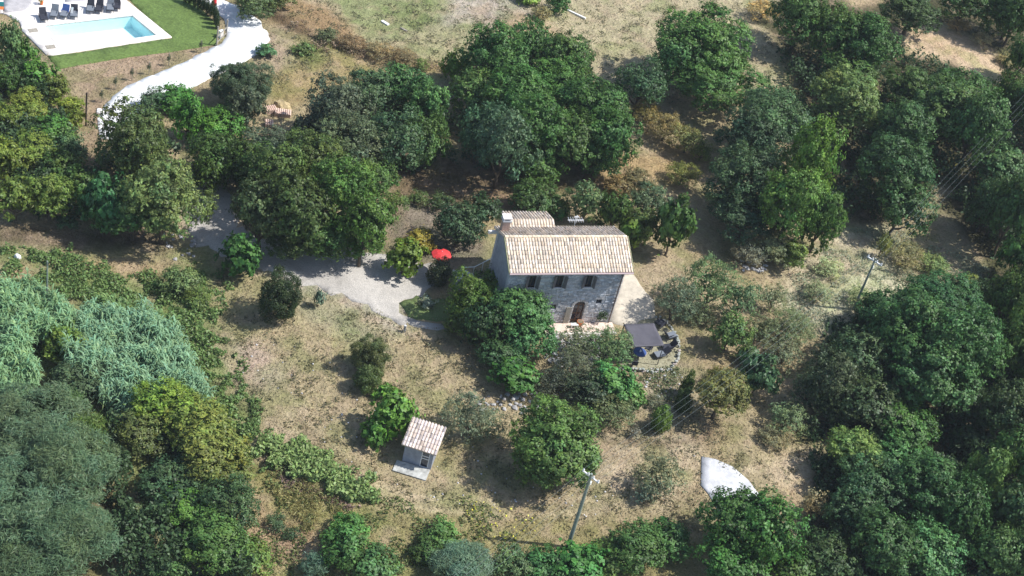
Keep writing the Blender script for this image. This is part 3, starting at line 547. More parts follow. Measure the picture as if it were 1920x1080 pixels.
 ('oak', 1386, 972, 62, 58, 'oak spreading over the white concrete slab', (.048, .115, .032)), ('oak', 1440, 1000, 62, 64, 'large oak at the bottom right of the slab', (.048, .118, .032)), ('oak', 1378, 1050, 62, 50, 'bottom edge oak below the white slab', (.048, .115, .032)), ('oak', 1480, 1064, 46, 40, 'small bottom edge oak between slab oak and wood'),
 # lower centre
 ('lime', 1040, 822, 78, 72, 'large round green tree standing alone above the power pole', (.068, .118, .034)), ('+lime', 1066, 858, 62, 58, 'lower right crown of the round tree above the power pole', (.068, .112, .036)), ('+lime', 1008, 868, 46, 46, 'lower left crown of the round tree above the power pole', (.068, .108, .030)),
 ('olive', 880, 782, 50, 46, 'grey olive tree right of the small shed', (.12, .14, .095)), ('+olive', 912, 800, 34, 32, 'second thin olive crown beside the shed', (.13, .15, .10)), ('olive', 1236, 895, 46, 40, 'lone olive tree left of the white slab', (.125, .15, .09)), ('+olive', 1216, 924, 26, 24, 'low pale olive shoots under the lone olive', (.16, .19, .15)),
 ('conifer', 1240, 786, 19, 25, 'small bright conifer bush on the lower lawn', (.075, .12, .028)), ('conifer', 1290, 722, 12, 26, 'upper narrow cypress bush by the terrace corner', (.06, .10, .026)), ('conifer', 1282, 752, 16, 24, 'lower narrow cypress bush by the terrace corner', (.055, .09, .026)),
 ('scrub', 1232, 752, 18, 10, 'grey lavender bush above the bright conifer', (.12, .13, .09)), ('scrub', 1150, 770, 44, 20, 'low grey green planting between terrace and dry lawn', (.10, .13, .06)), ('scrub', 1100, 775, 30, 16, 'low green plants beside the round tree', (.09, .12, .05)), ('scrub', 1190, 810, 14, 12, 'grey lavender bush left of the bright conifer', (.15, .15, .12)),
 ('lime', 1190, 1030, 54, 30, 'long dark trimmed hedge right of the tall power pole', (.05, .105, .03)), ('+lime', 1252, 1008, 44, 30, 'right end of the dark trimmed hedge', (.05, .105, .03)), ('+lime', 1145, 1046, 40, 26, 'left end of the dark trimmed hedge', (.085, .13, .035)),
 ('fig', 1085, 1058, 44, 34, 'big leaved bright bush at the foot of the power pole', (.06, .15, .04)), ('lime', 1020, 1060, 40, 26, 'green bush at the bottom edge left of the power pole', (.055, .12, .035)), ('ash', 960, 1056, 36, 24, 'bluish bush at the bottom edge below the dry grass', (.07, .125, .06)), ('feather', 868, 1062, 56, 26, 'feathery reed like bush at the bottom edge', (.10, .15, .10)),
 ('lime', 832, 1008, 38, 30, 'round green bush in the lower dry grass', (.075, .13, .036)), ('lime', 806, 1035, 32, 24, 'darker bush beside the round green bush', (.055, .10, .03)), ('lime', 654, 988, 34, 30, 'bright green bush at the lower end of the bean row', (.07, .145, .035)), ('lime', 646, 1024, 42, 40, 'wide green bush below the bean row', (.065, .13, .038)), ('feather', 590, 1062, 26, 24, 'blue green feathery plant at the bottom edge', (.075, .13, .09)),
 ('lime', 700, 1062, 44, 22, 'low green bush at the bottom edge', (.07, .12, .04)), ('scrub', 520, 978, 20, 16, 'small blue green bush on the pink bare soil', (.07, .10, .05)), ('scrub', 545, 1002, 14, 12, 'tiny bush on the pink bare soil', (.06, .10, .05)),
 # garden left of house
 ('fig', 700, 812, 24, 28, 'dark leaved fig at the left of the shed', (.065, .15, .03)), ('fig', 738, 780, 38, 42, 'bright fig tree leaning over the shed roof', (.075, .17, .032)), ('+fig', 722, 734, 17, 17, 'small top shoot of the fig tree', (.08, .17, .035)), ('+walnut', 762, 806, 24, 26, 'fig branch touching the shed roof', (.09, .16, .035)),
 ('conifer', 696, 668, 34, 36, 'round olive brown conifer in the middle of the dry slope', (.085, .10, .035)), ('+conifer', 690, 712, 24, 26, 'green foot of the conifer in the middle of the dry slope', (.065, .09, .03)),
 ('conifer', 526, 556, 40, 44, 'dark conifer bush on the slope below the gravel', (.034, .052, .022)), ('fig', 452, 482, 36, 40, 'bright green round tree at the left end of the gravel', (.05, .135, .036)), ('ash', 598, 560, 9, 20, 'thin pale blue green sapling below the gravel', (.12, .17, .13)),
 ('fig', 758, 486, 33, 36, 'yellow green tree on the gravel near the red parasol', (.105, .145, .026)), ('walnut', 786, 452, 30, 25, 'orange yellow tree behind the yellow green one', (.20, .155, .03)), ('conifer', 824, 512, 21, 25, 'dark round shrub in front of the red parasol', (.045, .06, .026)), ('ash', 800, 566, 14, 8, 'pale grey plant at the small lawn corner', (.14, .17, .13)),
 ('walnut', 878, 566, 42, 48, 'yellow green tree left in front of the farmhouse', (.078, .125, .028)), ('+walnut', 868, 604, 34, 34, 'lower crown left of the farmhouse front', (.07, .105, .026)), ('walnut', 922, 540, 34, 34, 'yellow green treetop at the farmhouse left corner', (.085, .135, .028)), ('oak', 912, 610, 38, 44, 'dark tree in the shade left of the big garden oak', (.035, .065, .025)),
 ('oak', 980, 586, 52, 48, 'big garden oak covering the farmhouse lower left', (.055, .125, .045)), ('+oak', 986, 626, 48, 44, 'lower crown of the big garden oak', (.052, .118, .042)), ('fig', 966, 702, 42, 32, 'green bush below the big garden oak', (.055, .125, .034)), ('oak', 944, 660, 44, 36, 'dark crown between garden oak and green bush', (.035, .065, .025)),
 ('olive', 1088, 646, 42, 30, 'sparse olive in front of the arched door', (.11, .13, .08)), ('olive', 1142, 652, 48, 40, 'olive left of the grey canopy', (.085, .125, .065)), ('olive', 1085, 690, 44, 34, 'thin olive over the rubble below the door', (.095, .105, .065)),
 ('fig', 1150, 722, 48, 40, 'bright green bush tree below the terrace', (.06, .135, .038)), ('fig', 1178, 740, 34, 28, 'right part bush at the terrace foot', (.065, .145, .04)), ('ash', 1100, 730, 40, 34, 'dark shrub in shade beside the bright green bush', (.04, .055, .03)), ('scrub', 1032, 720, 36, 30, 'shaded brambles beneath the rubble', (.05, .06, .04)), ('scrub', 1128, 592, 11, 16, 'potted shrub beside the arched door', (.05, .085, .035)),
 # lower left
 ('feather', 60, 800, 96, 72, 'upper grey feathery tree at the left edge', (.070, .112, .064)), ('feather', 130, 880, 92, 84, 'large grey feathery tree in the lower left', (.070, .112, .064)), ('feather', 40, 930, 96, 84, 'grey feathery tree at the left edge, lower', (.070, .112, .064)), ('feather', 120, 1000, 96, 70, 'grey feathery tree near the bottom left', (.070, .112, .064)), ('feather', 30, 1050, 76, 56, 'feathery tree in the bottom left corner', (.070, .112, .064)),
 ('feather', 108, 762, 44, 40, 'greener feathery bush under the reeds', (.072, .125, .045)), ('feather', 160, 820, 40, 44, 'light green grassy bush right of the feathery trees', (.085, .14, .04)), ('scrub', 190, 868, 20, 22, 'reddish brown dead brush in the dark gap', (.22, .13, .09)),
 ('walnut', 312, 762, 62, 38, 'yellow topped acacia below the reeds', (.115, .155, .028)), ('walnut', 262, 812, 50, 44, 'dark and yellow flecked acacia left of the dark gap', (.085, .11, .035)), ('walnut', 372, 800, 66, 50, 'broad olive yellow acacia beside the dry slope', (.115, .14, .040)), ('walnut', 398, 846, 62, 48, 'olive yellow acacia above the green trees', (.115, .14, .042)), ('walnut', 432, 876, 40, 36, 'right end olive acacia by the bean row', (.11, .135, .042)),
 ('oak', 330, 910, 56, 44, 'dark tree in the gap between acacia and feathery tree', (.04, .075, .035)), ('lime', 352, 952, 50, 42, 'bright green leaved tree in the dark gap', (.07, .15, .035)), ('ash', 428, 944, 56, 52, 'blue green tree left of the bare soil', (.055, .10, .045)), ('lime', 400, 1020, 60, 48, 'mid green tree at the bottom left of the bare soil', (.065, .13, .04)), ('lime', 320, 1048, 44, 32, 'small green tree at the bottom edge', (.07, .13, .04)), ('lime', 462, 1046, 44, 34, 'yellow green bush by the bare soil at the bottom', (.085, .14, .035)), ('ash', 250, 968, 24, 24, 'pale bush in the dark gap near the bottom', (.09, .13, .075)), ('scrub', 292, 1032, 22, 28, 'brownish brush at the bottom dark gap', (.15, .13, .07)),
 ('walnut', 128, 648, 44, 40, 'olive bush in the middle of the reeds', (.085, .12, .032)), ('ash', 150, 712, 50, 36, 'dark bluish bush in the hollow between the reeds', (.045, .075, .04)),
 # top edge
 ('lime', 990, -4, 20, 12, 'small yellowish bush at the top edge of the field', (.10, .16, .03)), ('oak', 1046, 4, 22, 22, 'dark small tree above the white beam', (.05, .11, .03)), ('walnut', 475, 4, 40, 22, 'dark hedge tree at the top edge behind the white road', (.07, .09, .035)), ('walnut', 520, -6, 30, 20, 'olive hedge tree at the top edge', (.08, .10, .035)),
 ('fig', 500, 96, 18, 12, 'green weed bush at the white road bend', (.06, .13, .06)), ('walnut', 568, 94, 18, 9, 'green shrub on the dry strip below the ditch', (.09, .13, .05)), ('scrub', 612, 66, 20, 10, 'dark bramble on the ditch', (.075, .085, .04)), ('scrub', 660, 80, 24, 10, 'brown dry grass clump right of the bramble', (.20, .15, .09)), ('scrub', 710, 96, 26, 10, 'brown dry grass clump midway along the ditch', (.22, .16, .10)), ('scrub', 758, 110, 26, 11, 'brown dry grass clump near the ditch end', (.20, .15, .09)), ('scrub', 790, 122, 14, 12, 'dark green bush at the ditch end', (.10, .13, .045)),
 ('scrub', 1020, 26, 20, 12, 'brownish dry bush left of the white beam', (.19, .15, .08)), ('scrub', 1432, 18, 30, 16, 'rusty dry grass bush at the top right of the field', (.30, .20, .10)),
 ('ash', 340, 528, 36, 14, 'low green weed mound beside the dry patch', (.09, .13, .055)), ('ash', 130, 415, 20, 14, 'shaded small bush on the dark lane'), ('scrub', 375, 556, 26, 12, 'green weed mound above the reeds right side', (.10, .15, .05)),
]
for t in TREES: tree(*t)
# trees just outside the frame whose shade falls into it
for i, (x, y, r) in enumerate(((1975, 520, 60), (1980, 700, 60), (1975, 900, 60), (1970, 200, 60), (1985, 360, 60), (1975, 1040, 60))):
    tree('oak', x, y, r, r, ('topmost', 'second', 'third', 'fourth', 'fifth', 'lowest')[[3, 4, 2, 0, 1, 5].index(i) if False else sorted([520, 700, 900, 200, 360, 1040]).index(y)]+' oak of the wood rim beyond the right picture edge', (.05, .10, .034))
print('trees', tcount, 'crown meshes', len(cache), 'quads', sum(len(m.polygons) for m in cache.values()))
# ---- reeds: arching blades on a mound
def reeds(name, poly, h, n, label, col, seed, blade=.8, wid=.075):
    rng = np.random.default_rng(seed); W_ = np.array([at(q[0], q[1], h*.75)[:2] for q in poly]); lo, hi = W_.min(0), W_.max(0)
    X = rng.uniform(lo[0], hi[0], n*3); Y_ = rng.uniform(lo[1], hi[1], n*3)
    k = inpoly(X+(fbm(X, Y_, 3)-.5)*1.5, Y_+(fbm(X, Y_, 4)-.5)*1.5, [tuple(q) for q in W_]); X = X[k][:n]; Y_ = Y_[k][:n]; n = len(X)
    nc = n//9; cid = rng.integers(0, nc, n); X = X[cid]+rng.normal(size=n)*.05; Y_ = Y_[cid]+rng.normal(size=n)*.05
    cl = fbm(X*.9, Y_*.9, seed); hc = rng.uniform(.62, 1.08, nc)[cid]
    top = h*(.25+1.1*cl)*hc; Z = T(X, Y_)+np.maximum(top-rng.uniform(0, 1, n)**1.3*1.5, .1)
    th = rng.uniform(0, 2*math.pi, n); d = np.stack([np.cos(th), np.sin(th)], 1)+np.array([-.35, -.25]); d /= np.linalg.norm(d, axis=1, keepdims=True)
    ln = blade*rng.uniform(.45, 1.25, n); wd = wid*rng.uniform(.5, 1.2, n); up_ = rng.uniform(.9, 2.6, n); b = np.stack([-d[:, 1], d[:, 0]], 1)
    segs = []; P = np.stack([X, Y_, Z], 1)
    prof = [(0, 0, .5), (.28, .26, 1.0), (.62, .34, .8), (.95, .14, .1)]
    for u, z, w_ in prof:
        c = P.copy(); c[:, :2] += d*(ln*u)[:, None]; c[:, 2] += ln*z*up_
        for s in (-1, 1):
            q = c.copy(); q[:, :2] += b*(wd*w_*s)[:, None]; segs.append(q)
    V = np.stack(segs, 1).reshape(-1, 3); base = np.arange(n)[:, None]*8
    Fc = np.concatenate([base+np.array([0, 1, 3, 2]), base+np.array([2, 3, 5, 4]), base+np.array([4, 5, 7, 6])])
    t = rng.uniform(.75, 1.25, n)*(.75+.5*cl); hu = rng.normal(size=n)*.08; tc = np.repeat(np.stack([t*(1+hu), t, t*(1-hu)], 1), 8, 0)
    o = link(name, mesh_np(name, V, Fc, M['leaf'], tc)); o.color = (*col, 1); tag(o, label, 'reeds', 'pale blue green reed beds on the left', 'stuff'); return o
reeds('reed_bed', [(120, 610), (180, 575), (290, 575), (345, 625), (380, 690), (394, 762), (330, 782), (240, 752), (180, 716), (135, 680)], 3.0, 32000, 'large pale blue green reed bed in the left middle', (.23, .38, .21), 5, .6, .05)
reeds('reed_bed', [(-40, 530), (60, 530), (110, 560), (150, 600), (120, 620), (60, 620), (50, 660), (72, 705), (20, 730), (-40, 720)], 3.0, 26000, 'reed bed at the left edge around the thin pole', (.23, .38, .18), 8, .6, .05)
reeds('reed_bed', [(170, 560), (260, 560), (330, 600), (300, 640), (200, 620)], 1.4, 4000, 'low green weeds between the two reed beds', (.17, .27, .09), 12, .55, .07)
# ---- ground cover tufts coloured by the ground they grow on
FORB = [ROAD, DRIVE, DECK, [(1313, 863), (1402, 905), (1436, 975), (1350, 970), (1312, 915)], [(1158, 510), (1186, 510), (1226, 570), (1232, 608), (1140, 606)], [(905, 430), (1190, 430), (1200, 520), (1150, 625), (1030, 640), (920, 620)], [(748, 820), (830, 800), (830, 860), (800, 905), (732, 890)], LAWN]
def cover(name, n, poly, size, wid, h, label, mul, seed, cat='grass', clump=0, top=False, absolute=None, up=.75, thr=.5):
    rng = np.random.default_rng(seed); px = rng.uniform(min(q[0] for q in poly), max(q[0] for q in poly), n); py = rng.uniform(min(q[1] for q in poly), max(q[1] for q in poly), n)
    k = inpoly(px+(fbm(px*.03, py*.05, seed)-.5)*70, py+(fbm(px*.03, py*.05, seed+9)-.5)*50, poly) if len(poly) != 4 else inpoly(px, py, poly)
    for fb in FORB: k &= ~inpoly(px, py, fb)
    px, py = px[k], py[k]; D = np.stack([(px-960)/F, -(py-540)/F, -np.ones(len(px))], 1) @ R3.T
    t = -HC/D[:, 2]; X = D[:, 0]*t; Y_ = D[:, 1]*t
    if clump:
        c = fbm(X*clump, Y_*clump, seed+2); k = c > thr; X, Y_, c = X[k], Y_[k], c[k]; hh = h*np.clip((c-thr)*6, .15, 1)
    else: hh = np.full(len(X), h)
    Z = T(X, Y_)+(rng.uniform(.55, 1, len(X)) if top else rng.uniform(0, 1, len(X)))*hh
    ix = np.clip(((X-gx[0])/.36).astype(int)+7, 0, nx-1); iy = np.clip(((Y_-gy[0])/.36).astype(int)+7, 0, ny-1)
    g = GC[iy, ix] if absolute is None else np.tile(absolute, (len(X), 1))
    g = g*np.array(mul)*(rng.uniform(.78, 1.2, (len(X), 1)) if absolute is None else rng.uniform(.6, 1.35, (len(X), 1)))*(1+rng.normal(size=(len(X), 3))*.05)
    Nn = rng.normal(size=(len(X), 3))*.8; Nn[:, 2] = np.abs(Nn[:, 2])*.4+up
    V, Fc = leaves(np.stack([X, Y_, Z], 1), Nn, size, wid, .3, rng)
    o = link(name, mesh_np(name, V, Fc, M['leaf'], np.repeat(np.clip(g, 0, .9), 4, 0))); tag(o, label, cat, None, 'stuff'); return o
ALL = [(-60, -40), (1980, -40), (1980, 1120), (-60, 1120)]
cover('dry_grass', 110000, ALL, .19, .06, .08, 'short dry straw coloured grass covering the slopes and field', (1.0, 1.0, .95), 21)
cover('dry_grass', 60000, ALL, .26, .06, .18, 'taller clumps of dry weeds scattered over the slopes', (.95, .98, .88), 22, clump=.55)
cover('green_weeds', 80000, [(0, 470), (110, 465), (240, 530), (330, 500), (420, 500), (430, 620), (480, 760), (540, 860), (440, 900), (380, 780), (330, 600), (200, 570), (0, 560)], .24, .15, .55, 'lush green weeds and creepers round the reeds', 1, 23, 'weeds', clump=.8, thr=.42, absolute=(.16, .25, .075))
cover('golden_weeds', 5000, [(500, 910), (600, 905), (650, 950), (660, 1000), (600, 1020), (540, 980)], .35, .06, .5, 'tall yellow weeds below the bean row', 1, 24, 'weeds', absolute=(.36, .33, .13), up=.2, clump=1.1, thr=.42)
cover('dry_weeds', 60000, [(400, 480), (560, 540), (760, 620), (1000, 700), (1300, 700), (1560, 640), (1540, 860), (1320, 1000), (1000, 1000), (560, 900), (400, 700)], .26, .08, .32, 'olive and brown weed tufts on the dry slope round the shed', 1, 33, 'weeds', clump=1.3, thr=.56, absolute=(.17, .165, .085), up=.4)
cover('dry_weeds', 40000, [(480, 0), (1440, 0), (1480, 160), (1200, 190), (820, 160), (620, 180), (480, 160)], .26, .08, .3, 'olive weed tufts on the dry field at the top', 1, 34, 'weeds', clump=1.2, thr=.56, absolute=(.19, .185, .10), up=.4)
cover('green_weeds', 14000, [(560, 880), (760, 940), (900, 940), (1000, 980), (900, 1060), (560, 1080), (470, 1080), (430, 900)], .22, .12, .3, 'green and yellowish weeds in the lower grass', 1, 25, 'weeds', clump=.9, absolute=(.15, .19, .06))
cover('yellow_flowers', 110, [(850, 930), (1000, 960), (1010, 1010), (900, 1010)], .16, .13, .25, 'yellow flowering weeds in the lower dry grass', 1, 26, 'flowers', absolute=(.75, .72, .10), up=.9)
cover('sage_scrub', 26000, [(1470, 480), (1580, 430), (1720, 430), (1860, 500), (1800, 560), (1620, 560), (1520, 620), (1440, 600)], .22, .08, .35, 'pale sage ground cover in the clearing round the small pole', 1, 27, 'plants', clump=.6, absolute=(.33, .37, .24))
cover('terrace_plants', 2600, [(1150, 690), (1270, 690), (1290, 740), (1200, 770), (1150, 740)], .2, .1, .3, 'mixed low plants under the curved terrace wall', 1, 28, 'plants', clump=.9, absolute=(.13, .18, .07))
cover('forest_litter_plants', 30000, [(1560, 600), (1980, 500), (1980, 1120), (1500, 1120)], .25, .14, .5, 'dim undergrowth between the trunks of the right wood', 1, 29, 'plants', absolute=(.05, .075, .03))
cover('dry_hedge', 9000, [(545, 48), (640, 76), (760, 104), (850, 126), (850, 142), (780, 132), (640, 98), (540, 62)], .30, .08, .75, 'tall brown dry grass bank running along the ditch', 1, 35, 'grass', clump=1.0, thr=.35, absolute=(.36, .27, .18), up=.3)
# bean row
row = [(478, 828), (530, 820), (600, 860), (712, 925), (700, 950), (640, 945), (560, 905), (500, 865), (470, 850)]
cover('bean_row', 15000, row, .26, .2, .7, 'long row of climbing bean plants with yellow green leaves', 1, 31, 'crop', absolute=(.26, .36, .12), up=.7)
cover('bean_row_litter', 2600, [(480, 862), (500, 860), (640, 950), (690, 962), (640, 965), (560, 925)], .25, .12, .2, 'dead brown leaves along the shady foot of the bean row', 1, 32, 'dead leaves', absolute=(.22, .15, .12))
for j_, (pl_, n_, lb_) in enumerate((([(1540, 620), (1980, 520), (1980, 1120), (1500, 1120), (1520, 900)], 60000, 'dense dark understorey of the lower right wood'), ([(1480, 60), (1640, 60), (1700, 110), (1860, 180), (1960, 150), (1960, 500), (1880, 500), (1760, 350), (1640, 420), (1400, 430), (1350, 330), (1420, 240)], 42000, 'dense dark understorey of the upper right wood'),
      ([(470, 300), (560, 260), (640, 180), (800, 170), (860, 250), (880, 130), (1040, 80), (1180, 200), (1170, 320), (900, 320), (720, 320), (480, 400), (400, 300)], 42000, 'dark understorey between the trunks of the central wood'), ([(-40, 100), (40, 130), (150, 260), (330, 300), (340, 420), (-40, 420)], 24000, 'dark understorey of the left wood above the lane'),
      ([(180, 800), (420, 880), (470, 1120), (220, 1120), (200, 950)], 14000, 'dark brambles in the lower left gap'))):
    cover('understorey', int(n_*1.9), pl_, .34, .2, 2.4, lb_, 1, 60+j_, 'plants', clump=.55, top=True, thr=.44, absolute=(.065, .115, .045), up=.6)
# loose stones
def pebble(r, rn):
    bm = bmesh.new(); bmesh.ops.create_icosphere(bm, subdivisions=1, radius=r)
    for v in bm.verts: v.co *= rn.uniform(.72, 1.15); v.co.z *= .7
    return [v.co.copy() for v in bm.verts], [tuple(v.index for v in f.verts) for f in bm.faces]
def rubble(name, poly, n, r0, r1, label, seed, light=1.0):
    rn = random.Random(seed); mb = MB(); xs = [q[0] for q in poly]; ys = [q[1] for q in poly]; c = 0
    while c < n:
        q = (rn.uniform(min(xs), max(xs)), rn.uniform(min(ys), max(ys)))
        if not inpoly(np.array(q[0]), np.array(q[1]), poly): continue
        c += 1; p = gp(*q); v, f = pebble(rn.uniform(r0, r1), rn); g = rn.uniform(.7, 1.3)*light
        mb.add([(a.x+p[0], a.y+p[1], a.z+p[2]+.04) for a in v], f, (g, g*.97, g*.93))
    o = mb.build(name, M['stone']); return tag(o, label, 'stones', None, 'stuff')
rubble('rubble_slope', [(1032, 622), (1130, 620), (1120, 680), (1050, 690), (1015, 670)], 520, .05, .2, 'pale rubble stones spilling below the terracotta terrace', 3, .95)
rubble('loose_stones', [(880, 745), (1010, 735), (1030, 780), (900, 770)], 60, .08, .25, 'row of loose field stones under the garden trees', 4, .7)
rubble('loose_stones', [(1180, 692), (1270, 690), (1290, 730), (1230, 750)], 45, .05, .15, 'loose pale stones under the curved terrace wall', 5, .9)
rubble('loose_stones', [(300, 440), (370, 440), (380, 480), (330, 490)], 26, .08, .25, 'rocky lumps on the bank at the end of the shaded lane', 6, .75)
rubble('loose_stones', [(1380, 470), (1440, 470), (1440, 510), (1390, 510)], 60, .08, .25, 'grey rocks under the wood at the clearing edge', 7)
rubble('slope_stones', [(400, 640), (560, 620), (760, 760), (1100, 920), (1300, 840), (1400, 900), (1200, 980), (700, 930), (520, 780)], 110, .04, .10, 'small stones scattered over the dry slope', 13, 1.0)
# ------------------------------------------------------------------ farmhouse
house = empty('farmhouse', HO, HA, 'two storey stone farmhouse with clay tiled roof in the middle', 'house')
WL, DP, HW = 9.9, 4.9, 6.22
def wall_open(name, L, H, th, ops, m, parent, z0=-.3, axis='x', off=0, x0=0):
    xs = sorted({x0, x0+L}|{o[0] for o in ops}|{o[1] for o in ops}); mb = MB()
    for a, b in zip(xs[:-1], xs[1:]):
        cuts = sorted([(o[2], o[3]) for o in ops if o[0] <= a+1e-6 and o[1] >= b-1e-6]); z = z0
        for c0_, c1_ in cuts+[(H, H)]:
            if c0_ > z+1e-6:
                if axis == 'x': mb.box(a, b, off, off+th, z, c0_)
                else: mb.box(off, off+th, a, b, z, c0_)
            z = c1_
    return mb.build(name, m, parent)
WIN = [(1.75, 2.4, 4.15, 5.4), (4.1, 4.75, 4.15, 5.4), (6.65, 7.3, 4.15, 5.4), (4.2, 4.75, 1.65, 2.2), (8.15, 8.65, 2.2, 2.7)]
DOOR = (6.28, 7.28, 0, 2.55)
OPS = WIN+[DOOR]
fw = wall_open('front_wall', WL, HW, .4, OPS, M['mortar'], house)
# stones of the front wall: joined, each a real proud block
def stones(name, L, H, ops, parent, seed, z0=0, hfun=None, M_=None):
    rn = random.Random(seed); mb = MB(); z = z0
    while z < H-.08:
        h = rn.uniform(.13, .23); x = 0
        while x < L-.05:
            l = min(rn.uniform(.18, .48), L-x); a, b, c, d = x+.012, x+l-.012, z+.012, min(z+h, H)-.012
            cx_, cz_ = (a+b)/2, (c+d)/2
            bad = any(a < o[1]+.02 and b > o[0]-.02 and c < o[3]+.02 and d > o[2]-.02 for o in ops)
            if not bad and b-a > .06 and (hfun is None or d < hfun(cx_)):
                g = rn.uniform(.7, 1.15); t = rn.uniform(-.06, .04)
                mb.box(a, b, -rn.uniform(.015, .06), .0-.001, c, d, (g*(1+t), g, g*(1-t)), M_, .012)
            x += l
        z += h
    o = mb.build(name, M['stone'], parent); o['kind'] = 'stuff'; return o
stones('stones', WL, HW, OPS, fw, 11)
def gable(name, x, m, th=.4):
    me = MB(); yr = DP/2
    pr = [(0.4, -.3), (DP-.4, -.3), (DP-.4, HW-.01+.19), (yr, HW+.98), (.4, HW+.18)]
    v = [(x, y, z) for y, z in pr]+[(x+th, y, z) for y, z in pr]; n = len(pr)
    return me.add(v, [tuple(range(n))[::-1], tuple(range(n, 2*n))]+[(i, (i+1) % n, n+(i+1) % n, n+i) for i in range(n)]).build(name, m, house)
gable('left_gable_wall', 0, M['plaster']); rw_ = gable('right_gable_wall', WL-.4, M['mortar'])
stones('stones', DP, HW-.2, [], rw_, 12, M_=Matrix.Translation((WL, 0, 0)) @ Matrix.Rotation(math.pi/2, 4, 'Z'))
wall_open('back_wall', WL, HW, .4, [], M['mortar'], house, off=DP-.4)
EY, EZ, RY, RZ = -.46, 6.14, DP/2, 7.48; X0, X1 = -.22, 10.42
def slope(name, x0, x1, y0, z0, y1, z1, m, parent, seed, base=M['mortar'], sp=.245, tl=.40, dark=.0):
    """a roof plane going from eave (y0,z0) up to (y1,z1) with a bed and rows of round tiles joined into one part"""
    n = Vector((0, -(z1-z0), y1-y0)).normalized(); n = n if n.z > 0 else -n
    mb = MB(); A = Vector((0, y0, z0)); B = Vector((0, y1, z1)); th = .12
    v = [(x0, A.y, A.z), (x1, A.y, A.z), (x1, B.y, B.z), (x0, B.y, B.z)]
    v2 = [(p[0], p[1]-n.y*th, p[2]-n.z*th) for p in v]
    mb.add(v+v2, [(0, 1, 2, 3), (7, 6, 5, 4), (0, 4, 5, 1), (1, 5, 6, 2), (2, 6, 7, 3), (3, 7, 4, 0)]); r = mb.build(name, M['tileback'], parent)
    rn = random.Random(seed); mt = MB(); L = (B-A).length; d = (B-A).normalized(); nr = max(1, int(L/tl)); tl = L/nr; nc = int((x1-x0)/sp); sp = (x1-x0)/nc
    for i in range(nc):
        cx_ = x0+sp*(i+.5); colg = rn.uniform(.92, 1.08)
        for j in range(nr):
            g = colg*rn.uniform(.78, 1.2); q = rn.random()
            if q < .10+dark: g *= .62
            wm = rn.uniform(-.05, .07); c = (min(g*(1+wm), 1.4), g, g*(1-wm*1.5)); r0, r1 = sp*.36, sp*.30
            s0 = A+d*(tl*j-.03); s1 = A+d*(tl*(j+1)+.04); vv = []
            for s, rr, lift in ((s0, r0, .035), (s1, r1, .0)):
                for k in range(4):
                    a = math.pi*k/3; vv.append(Vector((cx_+rn.uniform(-.006, .006)-math.cos(a)*rr, s.y, s.z))+n*(math.sin(a)*rr*.68+lift))
            mt.add(vv, [(k, k+1, 5+k, 4+k) for k in range(3)]+[(0, 3, 2, 1)], c)
    o = mt.build('roof_tiles', m, r); o['kind'] = 'stuff'; return r
slope('front_roof', X0, X1, EY, EZ, RY, RZ, M['tile'], house, 1, dark=.03)
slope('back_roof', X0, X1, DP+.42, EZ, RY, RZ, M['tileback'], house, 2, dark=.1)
mb = MB()
for i in range(27):
    x = X0+i*.39; g = random.uniform(.9, 1.2); mb.tube([(x, RY, RZ+.03), (x+.40, RY, RZ+.015)], [.12, .10], 8, (g, g*.97, g*.9))
o = mb.build('ridge_tiles', M['tile'], house); o['kind'] = 'stuff'
MB().tube([(X0, EY-.09, EZ-.06), (X1, EY-.09, EZ-.08)], .075, 8).build('gutter', mat('pinkish_gutter', (.50, .38, .38), .5, .1, 3), house)
MB().tube([(9.75, EY-.05, EZ-.1), (9.75, -.12, EZ-.5), (9.75, -.12, 0)], .05, 6).build('downpipe', mat('copper_pipe', (.20, .14, .11), .5, .1, 3), house)
for xx in (X0-.05, X1+.0):
    mb = MB(); mb.add([(xx, EY, EZ-.14), (xx+.05, EY, EZ-.14), (xx+.05, RY, RZ-.14), (xx, RY, RZ-.14), (xx, EY, EZ+.07), (xx+.05, EY, EZ+.07), (xx+.05, RY, RZ+.07), (xx, RY, RZ+.07)], [(3, 2, 1, 0), (4, 5, 6, 7), (0, 1, 5, 4), (1, 2, 6, 5), (2, 3, 7, 6), (3, 0, 4, 7)])
    mb.build('verge', mat('mossy_verge', (.34, .34, .20), .9, .3, 6), house)
# upper windows with frames, panes, shutters and stone sills
for i, (a, b, c, d) in enumerate(WIN):
    f = MB(); t = .07
    f.box(a+.002, a+t, .16, .24, c+.002, d-.002); f.box(b-t, b-.002, .16, .24, c+.002, d-.002); f.box(a+t, b-t, .16, .24, c+.002, c+t); f.box(a+t, b-t, .16, .24, d-t, d-.002)
    if i < 3: f.box((a+b)/2-.03, (a+b)/2+.03, .16, .24, c+t, d-t)
    fo = f.build('window', M['wood'], house)
    mid = [(a+t, b-t)] if i > 2 else [(a+t, (a+b)/2-.03), ((a+b)/2+.03, b-t)]
    for u, v in mid: MB().box(u, v, .19, .20, c+t, d-t).build('pane', M['glass'], fo)
    if i < 3:
        MB().box(a-.12, b+.12, -.12, .16, c-.10, c+.0).build('sill', M['concrete'], fo)
        for s, hx, ang in ((-1, a, math.radians(152)), (1, b, math.radians(-140 if i < 2 else -125))):
            sh = MB(); wv = (b-a)/2-.02; sgn = 1 if s < 0 else -1
            sh.box(0, sgn*wv, -.02, .02, c+.03, d-.03)
            for k in range(9): sh.box(sgn*.05, sgn*(wv-.05), -.035, .035, c+.12+k*.14, c+.17+k*.14)
            so_ = sh.build('shutter', M['shutter'], house); so_.location = (hx, -.09, 0); so_.rotation_euler = (0, 0, -ang if s < 0 else -ang)
